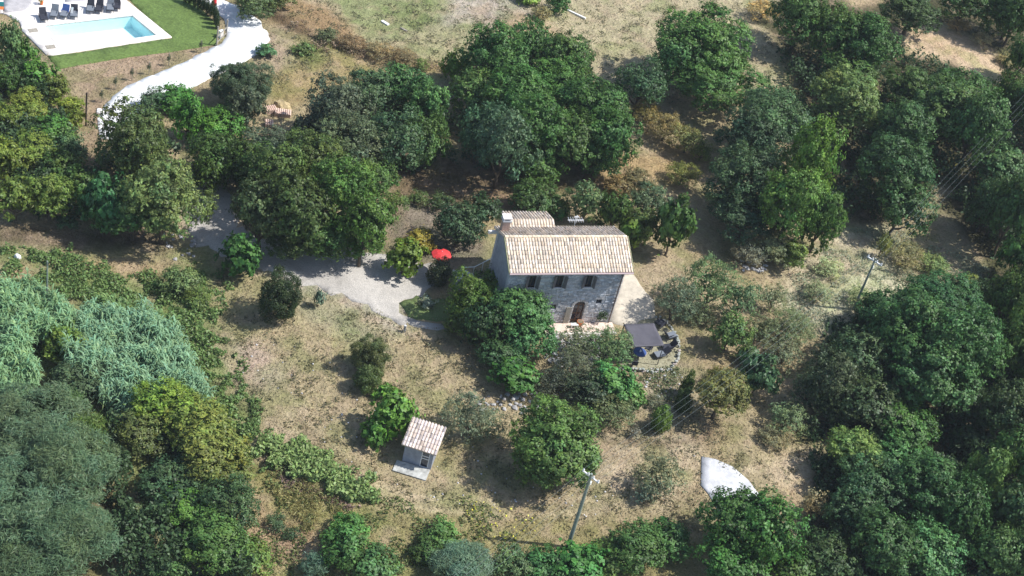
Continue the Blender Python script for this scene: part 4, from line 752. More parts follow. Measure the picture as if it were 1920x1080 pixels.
# arched door: spandrels, surround, glazed leaves
a, b, _, d = DOOR; mb = MB(); R_ = (b-a)/2; cxd = (a+b)/2; zc = d-R_
for s in (0, 1):
    pts = [(cxd+(1 if s else -1)*R_, d)]+[(cxd+math.cos(t)*R_, zc+math.sin(t)*R_) for t in ([math.pi/2-k*math.pi/16 for k in range(9)] if s else [math.pi/2+k*math.pi/16 for k in range(9)])]
    n = len(pts); v = [(x, .0, z) for x, z in pts]+[(x, .38, z) for x, z in pts]
    mb.add(v, [tuple(range(n)), tuple(range(n, 2*n))[::-1]]+[(i, (i+1) % n, n+(i+1) % n, n+i) for i in range(n)])
mb.build('arch_spandrels', M['mortar'], house)
mb = MB(); rn = random.Random(4)
for k in range(11):
    t0, t1 = math.pi*k/11+.02, math.pi*(k+1)/11-.02; g = rn.uniform(.8, 1.3); ri, ro = R_+.005, R_+.24
    v = [(cxd+math.cos(t)*r, y, zc+math.sin(t)*r) for y in (-.075, -.003) for t, r in ((t0, ri), (t1, ri), (t1, ro), (t0, ro))]
    mb.add(v, [(0, 1, 2, 3), (7, 6, 5, 4), (0, 4, 5, 1), (1, 5, 6, 2), (2, 6, 7, 3), (3, 7, 4, 0)], (g, g*.95, g*.88))
for k in range(9):
    for s in (-1, 1):
        g = rn.uniform(.8, 1.3); x_ = cxd+s*(R_+.005); xe = x_+s*rn.uniform(.18, .3); mb.box(min(x_, xe), max(x_, xe), -.075, -.003, k*.22+.01, k*.22+.20, (g, g*.95, g*.88))
mb.build('arch_surround', M['stone'], house)
dr = MB(); zs = 1.95
for x_ in (a+.003, b-.083, cxd-.04): dr.box(x_, x_+.08, .18, .25, .02, 2.02 if x_ != cxd-.04 else 2.45)
dr.box(a+.083, b-.083, .185, .245, .0, .35); dr.box(a+.083, b-.083, .185, .245, 1.0, 1.08); dr.box(a+.083, b-.083, .185, .245, 1.97, 2.05)
do = dr.build('arched_door', mat('chestnut_door', (.20, .11, .06), .6, .2, 8), house)
for u, v in ((a+.083, cxd-.04), (cxd+.04, b-.083)):
    MB().box(u, v, .21, .22, .35, 1.0).build('pane', M['glass'], do); MB().box(u, v, .21, .22, 1.08, 1.97).build('pane', M['glass'], do)
MB().box(a+.05, b-.05, .215, .225, 2.05, 2.5).build('pane', M['glass'], do)
MB().box(.0, .46, -.025, .025, .02, 1.95).build('door_leaf', M['greywood'], house).location = (a-.62, -.11, 0)
# chimney
ch = MB().box(0, .62, 4.0, 4.55, 6.3, 7.75).build('chimney', mat('pink_brick', (.42, .30, .25), .9, .3, 8, .01), house)
MB().box(-.07, .69, 3.93, 4.62, 7.752, 7.87).build('chimney_slab', M['concrete'], ch)
mb = MB()
for x_ in (0, .52):
    for y_ in (4.0, 4.45): mb.box(x_, x_+.1, y_, y_+.1, 7.872, 8.05)
mb.box(-.07, .69, 3.93, 4.62, 8.052, 8.14); mb.build('chimney_cap', M['deck'], ch)
MB().box(-.75, .0, 4.85, 5.05, 5.75, 6.02).build('corner_beam', M['deck'], house)
# rear wing
wx0, wx1 = 1.15, 4.9
wall_open('rear_wing_wall', wx1-wx0, 5.8, 2.5, [], M['mortar'], house, off=DP+.003, x0=wx0)
slope('rear_wing_roof', wx0-.15, wx1+.15, 4.95, 6.12, 5.85, 6.50, M['tile'], house, 5)
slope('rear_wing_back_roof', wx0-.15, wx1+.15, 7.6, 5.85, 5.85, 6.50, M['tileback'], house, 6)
mb = MB()
for x_ in (wx0, wx1-.1):
    mb.add([(x_, 4.91, 5.803), (x_+.1, 4.91, 5.803), (x_+.1, 7.35, 5.803), (x_, 7.35, 5.803), (x_, 5.85, 6.36), (x_+.1, 5.85, 6.36)], [(0, 1, 5, 4), (2, 3, 4, 5), (0, 4, 3), (1, 2, 5), (0, 3, 2, 1)])
mb.build('rear_wing_gable', M['mortar'], house)
# antenna behind the roof
an = empty('antenna', (*(HO[:2]+np.array([math.cos(HA)*6.9-math.sin(HA)*5.6, math.sin(HA)*6.9+math.cos(HA)*5.6])), 0), HA, 'white television antenna on a mast behind the farmhouse roof', 'antenna')
MB().tube([(0, 0, 0), (0, 0, 7.0)], .025, 6).build('mast', M['white'], an)
mb = MB(); mb.box(-.7, .7, -.03, .03, 6.6, 6.66)
for k in range(7): mb.box(-.62+k*.2, -.60+k*.2, -.35, .35, 6.662, 6.69)
mb.build('aerial', M['white'], an)
mb = MB(); mb.tube([(0, 0, 6.95), (.12, .2, 7.0)], .02, 6); mb.box(-.2, .2, -.02, .02, 6.9, 7.05); mb.build('reflector', M['white'], an)
# outside landing and steps at the left gable
def hl(x, y, z=0): return HO+np.array([math.cos(HA)*x-math.sin(HA)*y, math.sin(HA)*x+math.cos(HA)*y, z])
st = empty('outside_steps', HO, HA, 'pale stone landing and steps beside the left gable wall', 'steps')
MB().box(-2.75, -1.6, 4.5, 5.6, -.2, 1.1).build('landing', M['concrete'], st)
mb = MB(); mb.box(-2.75, -1.6, 4.35, 4.497, -.2, 1.22); mb.box(-2.9, -2.753, 4.35, 5.6, -.2, 1.22); mb.build('parapet', M['concrete'], st)
for k in range(6): MB().box(-1.597+k*.262, -1.34+k*.262, 4.9, 5.5, -.2, 1.0-k*.14).build('step', M['stone'], st)
rl = empty('handrail', HO, HA, 'thin white metal handrail climbing along the steps to the gable', 'handrail')
MB().tube([(-2.5, 4.55, 2.35), (-1.4, 4.55, 2.4), (0, 4.6, 3.35)], .035, 6).build('rail', M['white'], rl)
for x_, z0_, z1_ in ((-2.5, 1.5, 2.35), (-1.4, 1.5, 2.4), (-.7, 1.0, 2.85)): MB().tube([(x_, 4.55, z0_), (x_, 4.55, z1_)], .025, 6).build('post', M['white'], rl)
# terracotta terrace in front of the door
tr = MB(); tr.box(3.9, 10.1, -1.25, -.08, -.2, .14); tr = tr.build('front_terrace', M['terra']); tr.location = tuple(HO); tr.rotation_euler = (0, 0, HA); tr['kind'] = 'structure'
mb = MB(); rn = random.Random(9); x = 3.9
while x < 10.0:
    l = rn.uniform(.3, .55); g = rn.uniform(.9, 1.3); mb.box(x+.01, min(x+l, 10.1)-.01, -1.50, -1.253, -.2, .17+rn.uniform(0, .04), (g*1.3, g*1.2, g*1.05), None, .01); x += l
o = mb.build('terrace_edging', M['stone']); o.location = tuple(HO); o.rotation_euler = (0, 0, HA); o['kind'] = 'structure'
pt = empty('planter', hl(7.05, -.45, .14), HA, 'bright orange terracotta planter at the foot of the arched door', 'planter')
mb = MB(); mb.tube([(0, 0, 0), (0, 0, .42), (0, 0, .5)], [.17, .27, .29], 12); mb.build('pot', M['orange'], pt)
MB().tube([(0, 0, .503), (0, 0, .52)], .25, 12).build('soil', M['earth'], pt)
pt2 = empty('doorstep_bench', hl(6.75, -.62, .14), HA, 'low white bench on the terrace left of the orange planter', 'bench')
MB().box(-.55, .1, -.16, .16, .32, .38).build('seat', M['white'], pt2)
for x_ in (-.5, .0): MB().box(x_, x_+.05, -.14, .14, 0, .317).build('leg', M['white'], pt2)
# ------------------------------------------------------------------ canopy terrace
def wl(o, x, y): return o
cz = 2.3; CO = (at(1168, 608, cz)+at(1247, 648, cz))/2; ca = math.radians(24)
cn = empty('canopy', (CO[0], CO[1], 0), ca, 'square dark grey cloth canopy on four posts over the garden table', 'canopy')
n = 12; V = []; 
for j in range(n+1):
    for i in range(n+1):
        u, v = i/n*2-1, j/n*2-1; sag = -.10*(1-u*u)*(1-v*v)+.03*math.sin(u*5)*math.sin(v*3); V.append((u*1.36, v*1.34, cz+sag))
ix = np.arange((n+1)**2).reshape(n+1, n+1); Fc = np.stack([ix[:-1, :-1], ix[:-1, 1:], ix[1:, 1:], ix[1:, :-1]], -1).reshape(-1, 4)
co = link('cloth', mesh_np('cloth', np.array(V), Fc, M['canopy']), cn); md = co.modifiers.new('s', 'SOLIDIFY'); md.thickness = .02; md.offset = 0
for x_ in (-1.33, 1.33):
    for y_ in (-1.31, 1.31): MB().tube([(x_, y_, -.1), (x_, y_, cz-.02)], .035, 6).build('post', M['metal'], cn)
mb = MB()
for s in (-1, 1): mb.tube([(-1.33, s*1.31, cz-.05), (1.33, s*1.31, cz-.05)], .03, 6); mb.tube([(s*1.33, -1.28, cz-.05), (s*1.33, 1.28, cz-.05)], .03, 6)
mb.build('frame', M['metal'], cn)
tb = empty('garden_table', (*gp(1196, 672)[:2], 0), ca, 'round garden table with blue cloth under the grey canopy', 'table')
MB().tube([(0, 0, .71), (0, 0, .74)], .62, 20).build('tabletop', M['greywood'], tb); MB().tube([(0, 0, .742), (0, 0, .76)], .55, 20).build('tablecloth', M['blue'], tb)
MB().tube([(0, 0, 0), (0, 0, .7)], .05, 8).build('pedestal', M['metal'], tb); MB().tube([(0, 0, 0), (0, 0, .04)], .3, 12).build('base', M['metal'], tb)
cup = empty('water_jug', (*gp(1196, 672)[:2], .762), 0, 'small white jug standing on the blue covered table', 'jug')
MB().tube([(0, 0, 0), (0, 0, .12), (0, 0, .22)], [.07, .09, .06], 10).build('body', M['ceramic'], cup); MB().tube([(.08, 0, .05), (.14, 0, .11), (.07, 0, .18)], .012, 5).build('handle', M['ceramic'], cup)
def chair(loc, rz, label, m=M['dark']):
    r = empty('garden_chair', loc, rz, label, 'chair', 'dark garden chairs on the canopy terrace')
    MB().box(-.24, .24, -.24, .24, .42, .47).build('seat', m, r)
    MB().box(-.24, .24, .22, .27, .47, .95, None, Matrix.Translation((0, -.05, 0)) @ Matrix.Rotation(-.12, 4, 'X')).build('backrest', m, r)
    for x_ in (-.22, .22):
        for y_ in (-.22, .22): MB().tube([(x_, y_, 0), (x_, y_, .42)], .02, 6).build('leg', M['metal'], r)
        MB().box(x_-.025, x_+.025, -.22, .24, .66, .69).build('armrest', m, r)
for k, (q, a_, lb) in enumerate((((1180, 664), 1.9, 'dark chair on the left of the blue table'), ((1187, 688), 2.9, 'dark chair in front of the blue table'), ((1214, 660), -.9, 'dark chair under the right side of the canopy'), ((1202, 650), .4, 'dark chair behind the blue table'))):
    chair(gp(*q), ca+a_, lb)
def lounger(loc, rz, label, group, m1, m2, back=1.0, L=1.75, wd=.62, name='sun_lounger'):
    r = empty(name, loc, rz, label, 'lounger', group)
    h = .36; MB().box(-wd/2, wd/2, -L*.62, .0, h, h+.07).build('seat', m1, r)
    Mx = Matrix.Translation((0, 0, h+.03)) @ Matrix.Rotation(back, 4, 'X')
    MB().box(-wd/2, wd/2, .02, L*.45, -.03, .04, None, Mx).build('backrest', m2, r)
    fr = MB()
    for s in (-1, 1): fr.box(s*(wd/2+.005), s*(wd/2+.045), -L*.63, .25, h-.05, h)
    fr.box(-wd/2, wd/2, -L*.66, -L*.63, h-.05, h); fr.build('frame', M['metal'], r)
    for s in (-1, 1):
        for y_ in (-L*.55, .18): MB().box(s*wd/2-.02, s*wd/2+.02, y_-.02, y_+.02, 0, h-.052).build('leg', M['metal'], r)
        MB().box(s*(wd/2+.0)-.03, s*(wd/2)+.03, -.45, .05, h+.22, h+.25).build('armrest', m2, r)
for q, a_, lb, m1, m2, bk in (((1232, 616), math.radians(150), 'dark reclining chair nearest the house behind the canopy', M['dark'], M['dark'], .9), ((1249, 636), math.radians(130), 'dark reclining chair against the terrace wall, second from the house', M['greyfab'], M['dark'], 1.0),
      ((1257, 655), math.radians(-60), 'dark upright reclining chair in the terrace corner', M['dark'], M['dark'], 1.0), ((1243, 668), math.radians(-55), 'grey seated recliner nearest the stone edge', M['greyfab'], M['dark'], .7)):
    lounger(gp(*q), a_, lb, 'recliners on the canopy terrace', m1, m2, bk, 1.4)
sheet('terrace_lawn', [(1165, 650), (1200, 600), (1228, 598), (1262, 622), (1274, 660), (1262, 690), (1215, 696), (1160, 692), (1150, 670)], mat('terrace_grass', (.29, .27, .18), .95, .3, 5, .03), .045, jitter=.2)
tw = empty('terrace_wall', (*gp(1262, 660)[:2], 0), 0, 'curved low wall of pale stones round the canopy terrace', 'wall')
path = [(1230, 596), (1245, 603), (1258, 614), (1266, 630), (1272, 648), (1273, 666), (1266, 684), (1250, 695), (1228, 698), (1204, 697), (1180, 694), (1158, 692)]
wp = [gp(*q)[:2] for q in path]; rn = random.Random(3); base = np.array(tw.location)[:2]
smes = []
for k in range(6):
    v, f = pebble(.2, rn); me = MB().add(v, f, (.72+.2*(rn.random()-.4), .70, .62)).build('stone', M['stone']); smes.append(me.data); bpy.data.objects.remove(me)
for a_, b_ in zip(wp[:-1], wp[1:]):
    d_ = np.linalg.norm(b_-a_); k = 0
    while k < d_:
        p = a_+(b_-a_)*k/d_-base
        for lv in range(1+(rn.random() < .5)):
            o = link('stone', rn.choice(smes), tw); o.location = (p[0]+rn.uniform(-.05, .05), p[1]+rn.uniform(-.05, .05), .08+lv*.2+rn.uniform(-.03, .03)); o.scale = (rn.uniform(.5, .95),)*3; o.rotation_euler = (0, 0, rn.uniform(0, 6))
        k += .30
# ------------------------------------------------------------------ red parasol
pc = at(828, 476, 2.15)
pr = empty('parasol', (pc[0], pc[1], 0), 0, 'bright red round parasol left of the farmhouse', 'parasol')
mb = MB(); nseg = 16; Rp = .86; vv = [(0, 0, 2.42)]
for r_, z_ in ((.5, 2.32), (1.0, 2.10), (1.0, 2.02)):
    for k in range(nseg): t = 2*math.pi*k/nseg; s = (1-.06*(k % 2))*(1-.28*math.exp(-(t-2.0)**2/.12)); vv.append((math.cos(t)*Rp*r_*s, math.sin(t)*Rp*r_*s, z_))
ff = [(0, 1+k, 1+(k+1) % nseg) for k in range(nseg)]
for l in range(2): ff += [(1+l*nseg+k, 1+(l+1)*nseg+k, 1+(l+1)*nseg+(k+1) % nseg, 1+l*nseg+(k+1) % nseg) for k in range(nseg)]
mb.add(vv, ff).build('canopy', M['red'], pr); MB().tube([(0, 0, 0), (0, 0, 2.45)], .025, 8).build('pole', M['white'], pr); MB().tube([(0, 0, 0), (0, 0, .09)], .25, 12).build('base', M['concrete'], pr)
for k in range(8): t = math.pi/4*k; MB().tube([(0, 0, 2.36), (math.cos(t)*.82, math.sin(t)*.82, 2.07)], .01, 4).build('rib', M['white'], pr)
# ------------------------------------------------------------------ garden shed
sz = 2.2; q4 = [at(779, 786, sz+.35), at(832.6, 806, sz+.35), at(822, 847, sz-.1), at(752, 825, sz-.1)]
sc_ = sum(q4)/4; sa = math.radians(-5); sh = empty('garden_shed', (sc_[0], sc_[1], 0), sa, 'small grey stone shed with a pale tiled roof and glazed door', 'shed')
hw, hd = 1.12, 1.0
SO = [(.22, .86, .02, 1.82)]
w_ = MB()
wf = wall_open('front_wall', 2*hw, 1.97, .2, SO, M['plaster'], sh, off=-hd, x0=-hw, z0=-.2)
wall_open('back_wall', 2*hw, 2.35, .2, [], M['plaster'], sh, off=hd-.2, x0=-hw, z0=-.2)
for x_ in (-hw, hw-.2):
    pr_ = [(-hd+.2, -.2), (hd-.2, -.2), (hd-.2, 2.31), (-hd+.2, 2.01)]; v = [(x_, y, z) for y, z in pr_]+[(x_+.2, y, z) for y, z in pr_]
    MB().add(v, [(3, 2, 1, 0), (4, 5, 6, 7), (0, 1, 5, 4), (1, 2, 6, 5), (2, 3, 7, 6), (3, 0, 4, 7)]).build('side_wall', M['plaster'], sh)
slope('shed_roof', -hw-.25, hw+.22, -hd-.28, 1.99, hd+.22, 2.53, mat('pale_clay_tile', (.64, .54, .50), .85, .2, 5, tint=True), sh, 7, sp=.235, dark=.05)
a, b, c, d = SO[0]; f = MB(); t = .06
f.box(a+.002, a+t, -hd+.03, -hd+.09, c, d-.002); f.box(b-t, b-.002, -hd+.03, -hd+.09, c, d-.002)
for z_ in (c, .88, 1.14, d-t-.002): f.box(a+t, b-t, -hd+.03, -hd+.09, z_, z_+t)
fd = f.build('door', M['white'], sh)
for z0_, z1_ in ((c+t, .88), (.88+t, 1.14), (1.14+t, d-t)): MB().box(a+t, b-t, -hd+.055, -hd+.065, z0_, z1_).build('pane', M['glass'], fd)
p0 = at(768, 885); sl = MB().box(-1.55, 1.1, -.55, .62, -.1, .1, None, None, .06).build('doorstep_slab', mat('worn_concrete', (.40, .40, .375), .9, .4, 3, .02), None); sl.location = (p0[0]+.3, p0[1]+.1, 0); sl.rotation_euler = (0, 0, sa)
tag(sl, 'worn white concrete slab in front of the shed door', 'slab')
# ------------------------------------------------------------------ power poles and wires
def pole(base, h, label, r0=.17, r1=.10, arms=True, rz=0):
    r = empty('power_pole', base, rz, label, 'pole', 'power poles carrying the overhead line'); MB().tube([(0, 0, -.5), (0, 0, h)], [r0, r1], 12).build('shaft', M['pole'], r)
    if arms:
        MB().box(-.75, .75, -.05, .05, h-.35, h-.25).build('crossarm', M['white'], r)
        for k in range(4):
            x_ = -.68+k*.453
            MB().tube([(x_, 0, h-.247), (x_, 0, h-.14), (x_, 0, h-.05)], [.05, .075, .03], 8).build('insulator', M['ceramic'], r)
        MB().box(-.08, .08, -.3, -.12, h-1.25, h-.95).build('fuse_box', M['white'], r)
    return r
b1 = gp(1064, 1027); h1 = 8.05; th1 = math.atan2(*(at(1640, 560)-b1)[[1, 0]])
pole(b1, h1, 'tall grey green concrete power pole in the lower middle', rz=th1+math.pi/2)
ht = 6.0; b2 = at(1640, 489, ht); b2[2] = float(T(b2[0], b2[1])); pole(b2, ht, 'smaller power pole standing in the clearing on the right', .13, .08, rz=th1+math.pi/2)
b3 = gp(2010, 150); b0 = gp(700, 1330)
pole(b3, 8, 'power pole beyond the right edge of the wood', rz=th1+math.pi/2); pole(b0, 8, 'power pole beyond the bottom edge', rz=th1+math.pi/2)
pl = empty('thin_pole', gp(88, 592), 0, 'thin green telephone pole standing in the reeds', 'pole'); MB().tube([(0, 0, 0), (0, 0, 5.6)], [.09, .06], 8).build('shaft', M['pole'], pl); MB().box(-.12, .12, -.03, .03, 5.3, 5.4).build('bracket', M['metal'], pl)
def wires(pa, ha, pb, hb, sag, label):
    d = np.array([pb[0]-pa[0], pb[1]-pa[1]]); d /= np.linalg.norm(d); nrm = np.array([-d[1], d[0]])
    tj = np.array([math.cos(th1+math.pi/2), math.sin(th1+math.pi/2)])
    for k in range(4):
        o_ = -.68+k*.453; pts = []
        for i in range(25):
            t = i/24; x_ = pa[0]+(pb[0]-pa[0])*t+tj[0]*o_; y_ = pa[1]+(pb[1]-pa[1])*t+tj[1]*o_; z_ = (pa[2]+ha)*(1-t)+(pb[2]+hb)*t-4*sag*t*(1-t); pts.append((x_, y_, z_))
        o = MB().tube(pts, .0055, 4).build('overhead_wire', M['wire']); tag(o, ('far outer wire ', 'far inner wire ', 'house side inner wire ', 'house side outer wire ')[k]+label, 'wire', 'overhead power wires')
wires(b1, h1, b2, ht, .9, 'between the tall and the smaller pole')
wires(b2, ht, b3, 8, .7, 'from the smaller pole over the right wood')
wires(b0, 8, b1, h1, .7, 'from the tall pole to the bottom left')
# ------------------------------------------------------------------ pool furniture and fence details
pa_ = math.radians(38)
for q, lb, m1, m2, rz in (((80, 33), 'black high backed lounger standing apart at the left end', M['dark'], M['dark'], .35), ((103, 27), 'grey lounger next to the black one by the pool', M['greyfab'], M['greyfab'], 0), ((123, 27), 'blue grey lounger, third from the left by the pool', M['greyfab'], M['blue'], -.1),
      ((139, 27), 'dark lounger with a pale towel, fourth from the left by the pool', M['greyfab'], M['dark'], .1), ((170, 17), 'dark lounger, first of the right hand group', M['greyfab'], M['dark'], .05), ((187, 17), 'dark green lounger, second of the right hand group', M['dark'], M['dark'], 0),
      ((207, 15), 'pale blue grey lounger, third of the right hand group', M['greyfab'], M['greyfab'], .1), ((219, 12), 'small dark round backed lounger at the right end', M['dark'], M['dark'], .1)):
    lounger(gp(q[0], q[1], .14), math.radians(12)+rz, lb, 'loungers lined up beside the pool', m1, m2, 1.15, 1.5, .66)
tw_ = MB().box(-.1, .12, -.2, .55, 0, .02, None, Matrix.Rotation(1.1, 4, 'X')).build('towel', M['white']); tw_.location = tuple(gp(134, 24, .58)); tag(tw_, 'white towel hanging over the fourth lounger by the pool', 'towel')
yp = empty('potted_plant', gp(78, 8, .14), 0, 'yellowish potted plant behind the black lounger', 'plant'); MB().tube([(0, 0, 0), (0, 0, .3)], [.13, .18], 10).build('pot', M['orange'], yp)
c = link('foliage', crown_mesh('scrub', 0, 0), yp); c.location = (0, 0, .55); c.scale = (.55, .55, .8); c.color = (.4, .38, .08, 1)
tc_ = empty('deck_chair', gp(2, 22, .14), .3, 'folding chair with orange and turquoise towel at the left edge', 'chair')
MB().box(-.25, .25, -.25, .25, .4, .44).build('seat', M['orange'], tc_); MB().box(-.25, .25, .22, .26, .44, .95).build('backrest', mat('turquoise_towel', (.05, .4, .42), .8), tc_)
for x_ in (-.23, .23):
    for y_ in (-.22, .22): MB().box(x_-.02, x_+.02, y_-.02, y_+.02, 0, .397).build('leg', M['dark'], tc_)
# young cypresses along the lawn edge
cp = [(347, 5), (356, 9), (364, 13), (372, 17), (380, 21), (388, 26), (396, 31), (402, 38), (405, 46), (406, 54)]
lbs = ['farthest', 'second farthest', 'third farthest', 'fourth farthest', 'fifth farthest', 'fifth from the gate of the', 'fourth from the gate of the', 'third from the gate of the', 'second nearest to the gate', 'nearest to the gate']
for (x_, y_), lb in zip(cp, lbs):
    p = gp(x_, y_); r = empty('young_cypress', p, random.uniform(0, 6), f'{lb} young slim cypress along the lawn edge', 'tree', 'young cypresses between lawn and white road')
    c = link('crown', crown_mesh('conifer', 0, (x_ % 2)), r); c.location = (0, 0, .85); c.scale = (.5, .5, 1.6); c.color = (.05, .085, .03, 1)
    MB().tube([(0, 0, 0), (0, 0, .5)], .025, 5).build('trunk', M['bark'], r)
gt = empty('wooden_gate', gp(406, 86), math.radians(80), 'pale wooden gate frame between the lawn and white road', 'gate')
A_ = gp(406, 86); B_ = gp(424, 68); dv = B_-A_; gl = float(np.linalg.norm(dv[:2])); gt.rotation_euler = (0, 0, math.atan2(dv[1], dv[0]))
MB().box(-.06, .06, -.06, .06, 0, 2.2).build('post', M['greywood'], gt); MB().box(gl-.06, gl+.06, -.06, .06, 0, 1.9).build('post', M['greywood'], gt)
for z_ in (.35, 1.0): MB().box(.063, gl-.063, -.03, .03, z_, z_+.09).build('rail', M['greywood'], gt)
cb = empty('utility_box', gp(414, 70), math.radians(60), 'white utility box behind the wooden gate', 'box'); MB().box(-.2, .2, -.12, .12, 0, .75).build('cabinet', M['white'], cb); MB().box(-.23, .23, -.15, .15, .752, .8).build('lid', M['white'], cb); MB().box(-.15, .15, -.135, -.122, .1, .65).build('door', M['deck'], cb)
for (x_, y_), lb in (((376, 99), 'first bare vine stake below the lawn, next to the gate'), ((316, 124), 'second bare vine stake on the brown bank'), ((279, 140), 'third vine stake, with green shoots'), ((247, 151), 'fourth bare vine stake on the brown bank'), ((216, 168), 'fifth vine stake, low on the brown bank'), ((190, 192), 'last vine stake at the foot of the brown bank')):
    p = gp(x_, y_); r = empty('vine_stake', p, 0, lb, 'stake', 'vine stakes on the brown bank'); MB().tube([(0, 0, 0), (.02, 0, 1.5)], .03, 6).build('stake', M['greywood'], r)
    c = link('foliage', crown_mesh('olive', 0, 0), r); c.location = (0, 0, .8); c.scale = (.35, .35, 1.1); c.color = (.13, .16, .08, 1)
dp = empty('fence_post', gp(161, 236), 0, 'tall dark wooden post beside the yellow green bushes', 'post'); MB().box(-.06, .06, -.06, .06, 0, 3.6).build('post', M['wood'], dp); MB().box(-.02, 2.6, -.02, .02, .5, .54).build('rail', M['greywood'], dp)
# straw pile and tile stacks
def heap(name, q, r, h, m, label, cat):
    rn = random.Random(2); bm = bmesh.new(); bmesh.ops.create_icosphere(bm, subdivisions=3, radius=1)
    for v in bm.verts: k_ = 1+.12*math.sin(v.co.x*7)*math.cos(v.co.y*6)+rn.uniform(-.05, .05); v.co = Vector((v.co.x*r*k_, v.co.y*r*.8*k_, v.co.z*h*k_))
    me = bpy.data.meshes.new(name); bm.to_mesh(me); bm.free(); me.materials.append(m); o = link(name, me); o.location = tuple(gp(*q)); return tag(o, label, cat)
heap('straw_pile', (528, 202), .85, .75, mat('straw', (.46, .36, .20), .95, .3, 9, .05), 'rounded golden straw pile behind the stack of tiles', 'straw')
def tilestack(q, nx_, ny_, rz, label):
    r = empty('tile_stack', gp(*q), rz, label, 'tiles', 'stacked pink roof tiles'); rn = random.Random(q[0])
    me = MB().tube([(0, -.2, .0), (0, .2, .0)], .09, 8, (.9, .78, .80)).build('tile', M['tile']); dt = me.data; bpy.data.objects.remove(me)
    for l in range(3):
        for i in range(nx_):
            for j in range(ny_): o = link('tile', dt, r); o.location = ((i-nx_/2)*.19, (j-ny_/2)*.42, .09+l*.15); o.rotation_euler = (0, 0, rn.uniform(-.06, .06))
tilestack((507, 207), 6, 2, .6, 'stack of pink tiles left of the straw pile'); tilestack((532, 214), 8, 2, .2, 'wider stack of pink tiles in front of the straw pile'); tilestack((506, 234), 4, 2, .3, 'small lower stack of pink tiles among the grey trees')
heap('pink_earth_heap', (845, 186), .9, .3, mat('pink_earth', (.55, .36, .28), .95, .2, 6), 'low heap of pink rubble between the two woods', 'rubble')
# small pale things on the field
def plank(q, l, wdt, h, rz, m, label, name='plank'):
    o = MB().box(-l/2, l/2, -wdt/2, wdt/2, 0, h, None, None, .01).build(name, m); o.location = tuple(gp(*q)); o.rotation_euler = (0, 0, rz); return tag(o, label, 'plank')
plank((722, 44), .9, .3, .15, -.5, M['white'], 'white plank lying on the green part of the field'); plank((757, 56), .8, .2, .1, -.4, M['greywood'], 'pale weathered plank lying near the white one'); plank((1080, 28), 2.3, .18, .18, -.85+.5, M['white'], 'long white beam lying beside the small dark tree')
bag = heap('sack', (33, 483), .28, .38, M['white'], 'small white sack on the dry soil at the left edge', 'sack')
bb = empty('barrel', gp(246, 232), 0, 'blue barrel showing through the loose tree by the road', 'barrel'); MB().tube([(0, 0, 0), (0, 0, .1), (0, 0, .45), (0, 0, .8), (0, 0, .9)], [.27, .29, .31, .29, .27], 14).build('drum', mat('blue_plastic', (.10, .16, .42), .4), bb); MB().tube([(0, 0, .902), (0, 0, .93)], .26, 14).build('lid', M['metal'], bb)
rubble('roadside_blocks', [(186, 200), (200, 196), (198, 240), (186, 240)], 9, .25, .38, 'white limestone blocks along the lower end of the white road', 8, 1.9)
wt = empty('garden_tap', gp(758, 622), 0, 'small pale garden tap post at the end of the gravel', 'tap'); MB().box(-.09, .09, -.09, .09, 0, .7).build('post', M['concrete'], wt); MB().tube([(0, -.09, .55), (0, -.22, .55), (0, -.22, .48)], .025, 6).build('spout', M['metal'], wt)
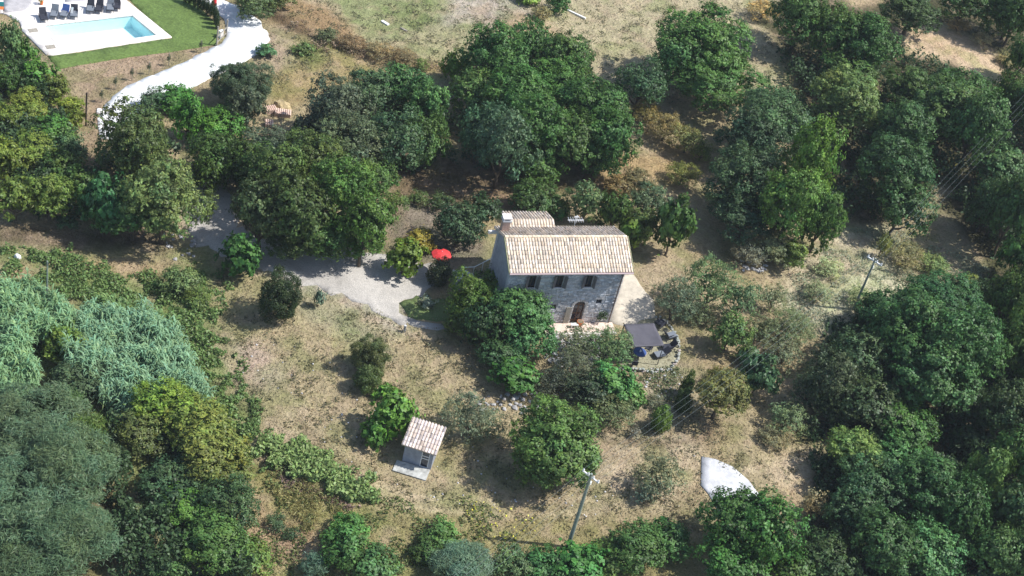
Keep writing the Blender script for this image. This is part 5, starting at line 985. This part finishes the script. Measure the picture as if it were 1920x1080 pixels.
# ------------------------------------------------------------------ person on the white road (top edge)
def person(loc, rz, label):
    r = empty('person', loc, rz, label, 'person')
    J = {'pel': (0, 0, .95, .13), 'sp': (0, 0, 1.15, .125), 'ch': (0, 0, 1.35, .15), 'nk': (0, 0, 1.5, .055), 'hd': (0, -.01, 1.62, .095), 'ht': (0, 0, 1.70, .085),
         'sL': (.17, 0, 1.42, .055), 'eL': (.24, .02, 1.15, .042), 'wL': (.24, -.08, .92, .03), 'fL': (.24, -.1, .83, .03), 'sR': (-.17, 0, 1.42, .055), 'eR': (-.24, .04, 1.15, .042), 'wR': (-.25, -.02, .9, .03), 'fR': (-.25, -.03, .81, .03),
         'hL': (.09, 0, .9, .10), 'kL': (.1, -.08, .5, .065), 'aL': (.1, .02, .09, .042), 'tL': (.1, -.14, .04, .035), 'hR': (-.09, 0, .9, .10), 'kR': (-.1, .0, .5, .065), 'aR': (-.1, .12, .1, .042), 'tR': (-.1, -.02, .04, .035)}
    Ek = [('pel', 'sp'), ('sp', 'ch'), ('ch', 'nk'), ('nk', 'hd'), ('hd', 'ht'), ('ch', 'sL'), ('sL', 'eL'), ('eL', 'wL'), ('wL', 'fL'), ('ch', 'sR'), ('sR', 'eR'), ('eR', 'wR'), ('wR', 'fR'), ('pel', 'hL'), ('hL', 'kL'), ('kL', 'aL'), ('aL', 'tL'), ('pel', 'hR'), ('hR', 'kR'), ('kR', 'aR'), ('aR', 'tR')]
    ks = list(J); me = bpy.data.meshes.new('body'); me.from_pydata([J[k][:3] for k in ks], [(ks.index(a), ks.index(b)) for a, b in Ek], []); me.materials.append(M['skin'])
    o = link('body', me, r); o.modifiers.new('skin', 'SKIN'); o.modifiers.new('sub', 'SUBSURF').levels = 1
    sv = me.skin_vertices[0].data
    for i, k in enumerate(ks): sv[i].radius = (J[k][3],)*2; sv[i].use_root = (i == 0)
    MB().tube([(0, 0, .55), (0, 0, .95), (0, 0, 1.15), (0, 0, 1.46)], [.27, .2, .165, .15], 14).build('red_dress', M['red'], r, True)
    MB().tube([(0, .02, 1.55), (0, .02, 1.66), (0, .01, 1.75)], [.085, .115, .05], 10).build('hair', M['wood'], r, True)
person(gp(401, 17, .07), 1.2, 'person in a red dress walking on the white road at the top edge')
print('objects', len(bpy.data.objects))
# ------------------------------------------------------------------ light summer haze
hm = bpy.data.materials.new('haze_air'); hm.use_nodes = True; N_ = hm.node_tree.nodes; N_.remove(N_['Principled BSDF'])
pv = N_.new('ShaderNodeVolumePrincipled'); pv.inputs['Color'].default_value = (.80, .88, 1, 1); pv.inputs['Density'].default_value = .00014; pv.inputs['Anisotropy'].default_value = 0
hm.node_tree.links.new(pv.outputs[0], N_['Material Output'].inputs['Volume'])
hz = MB().box(-3200, 3200, -3100, 3400, -6, 96).build('haze', hm); tag(hz, kind='stuff')
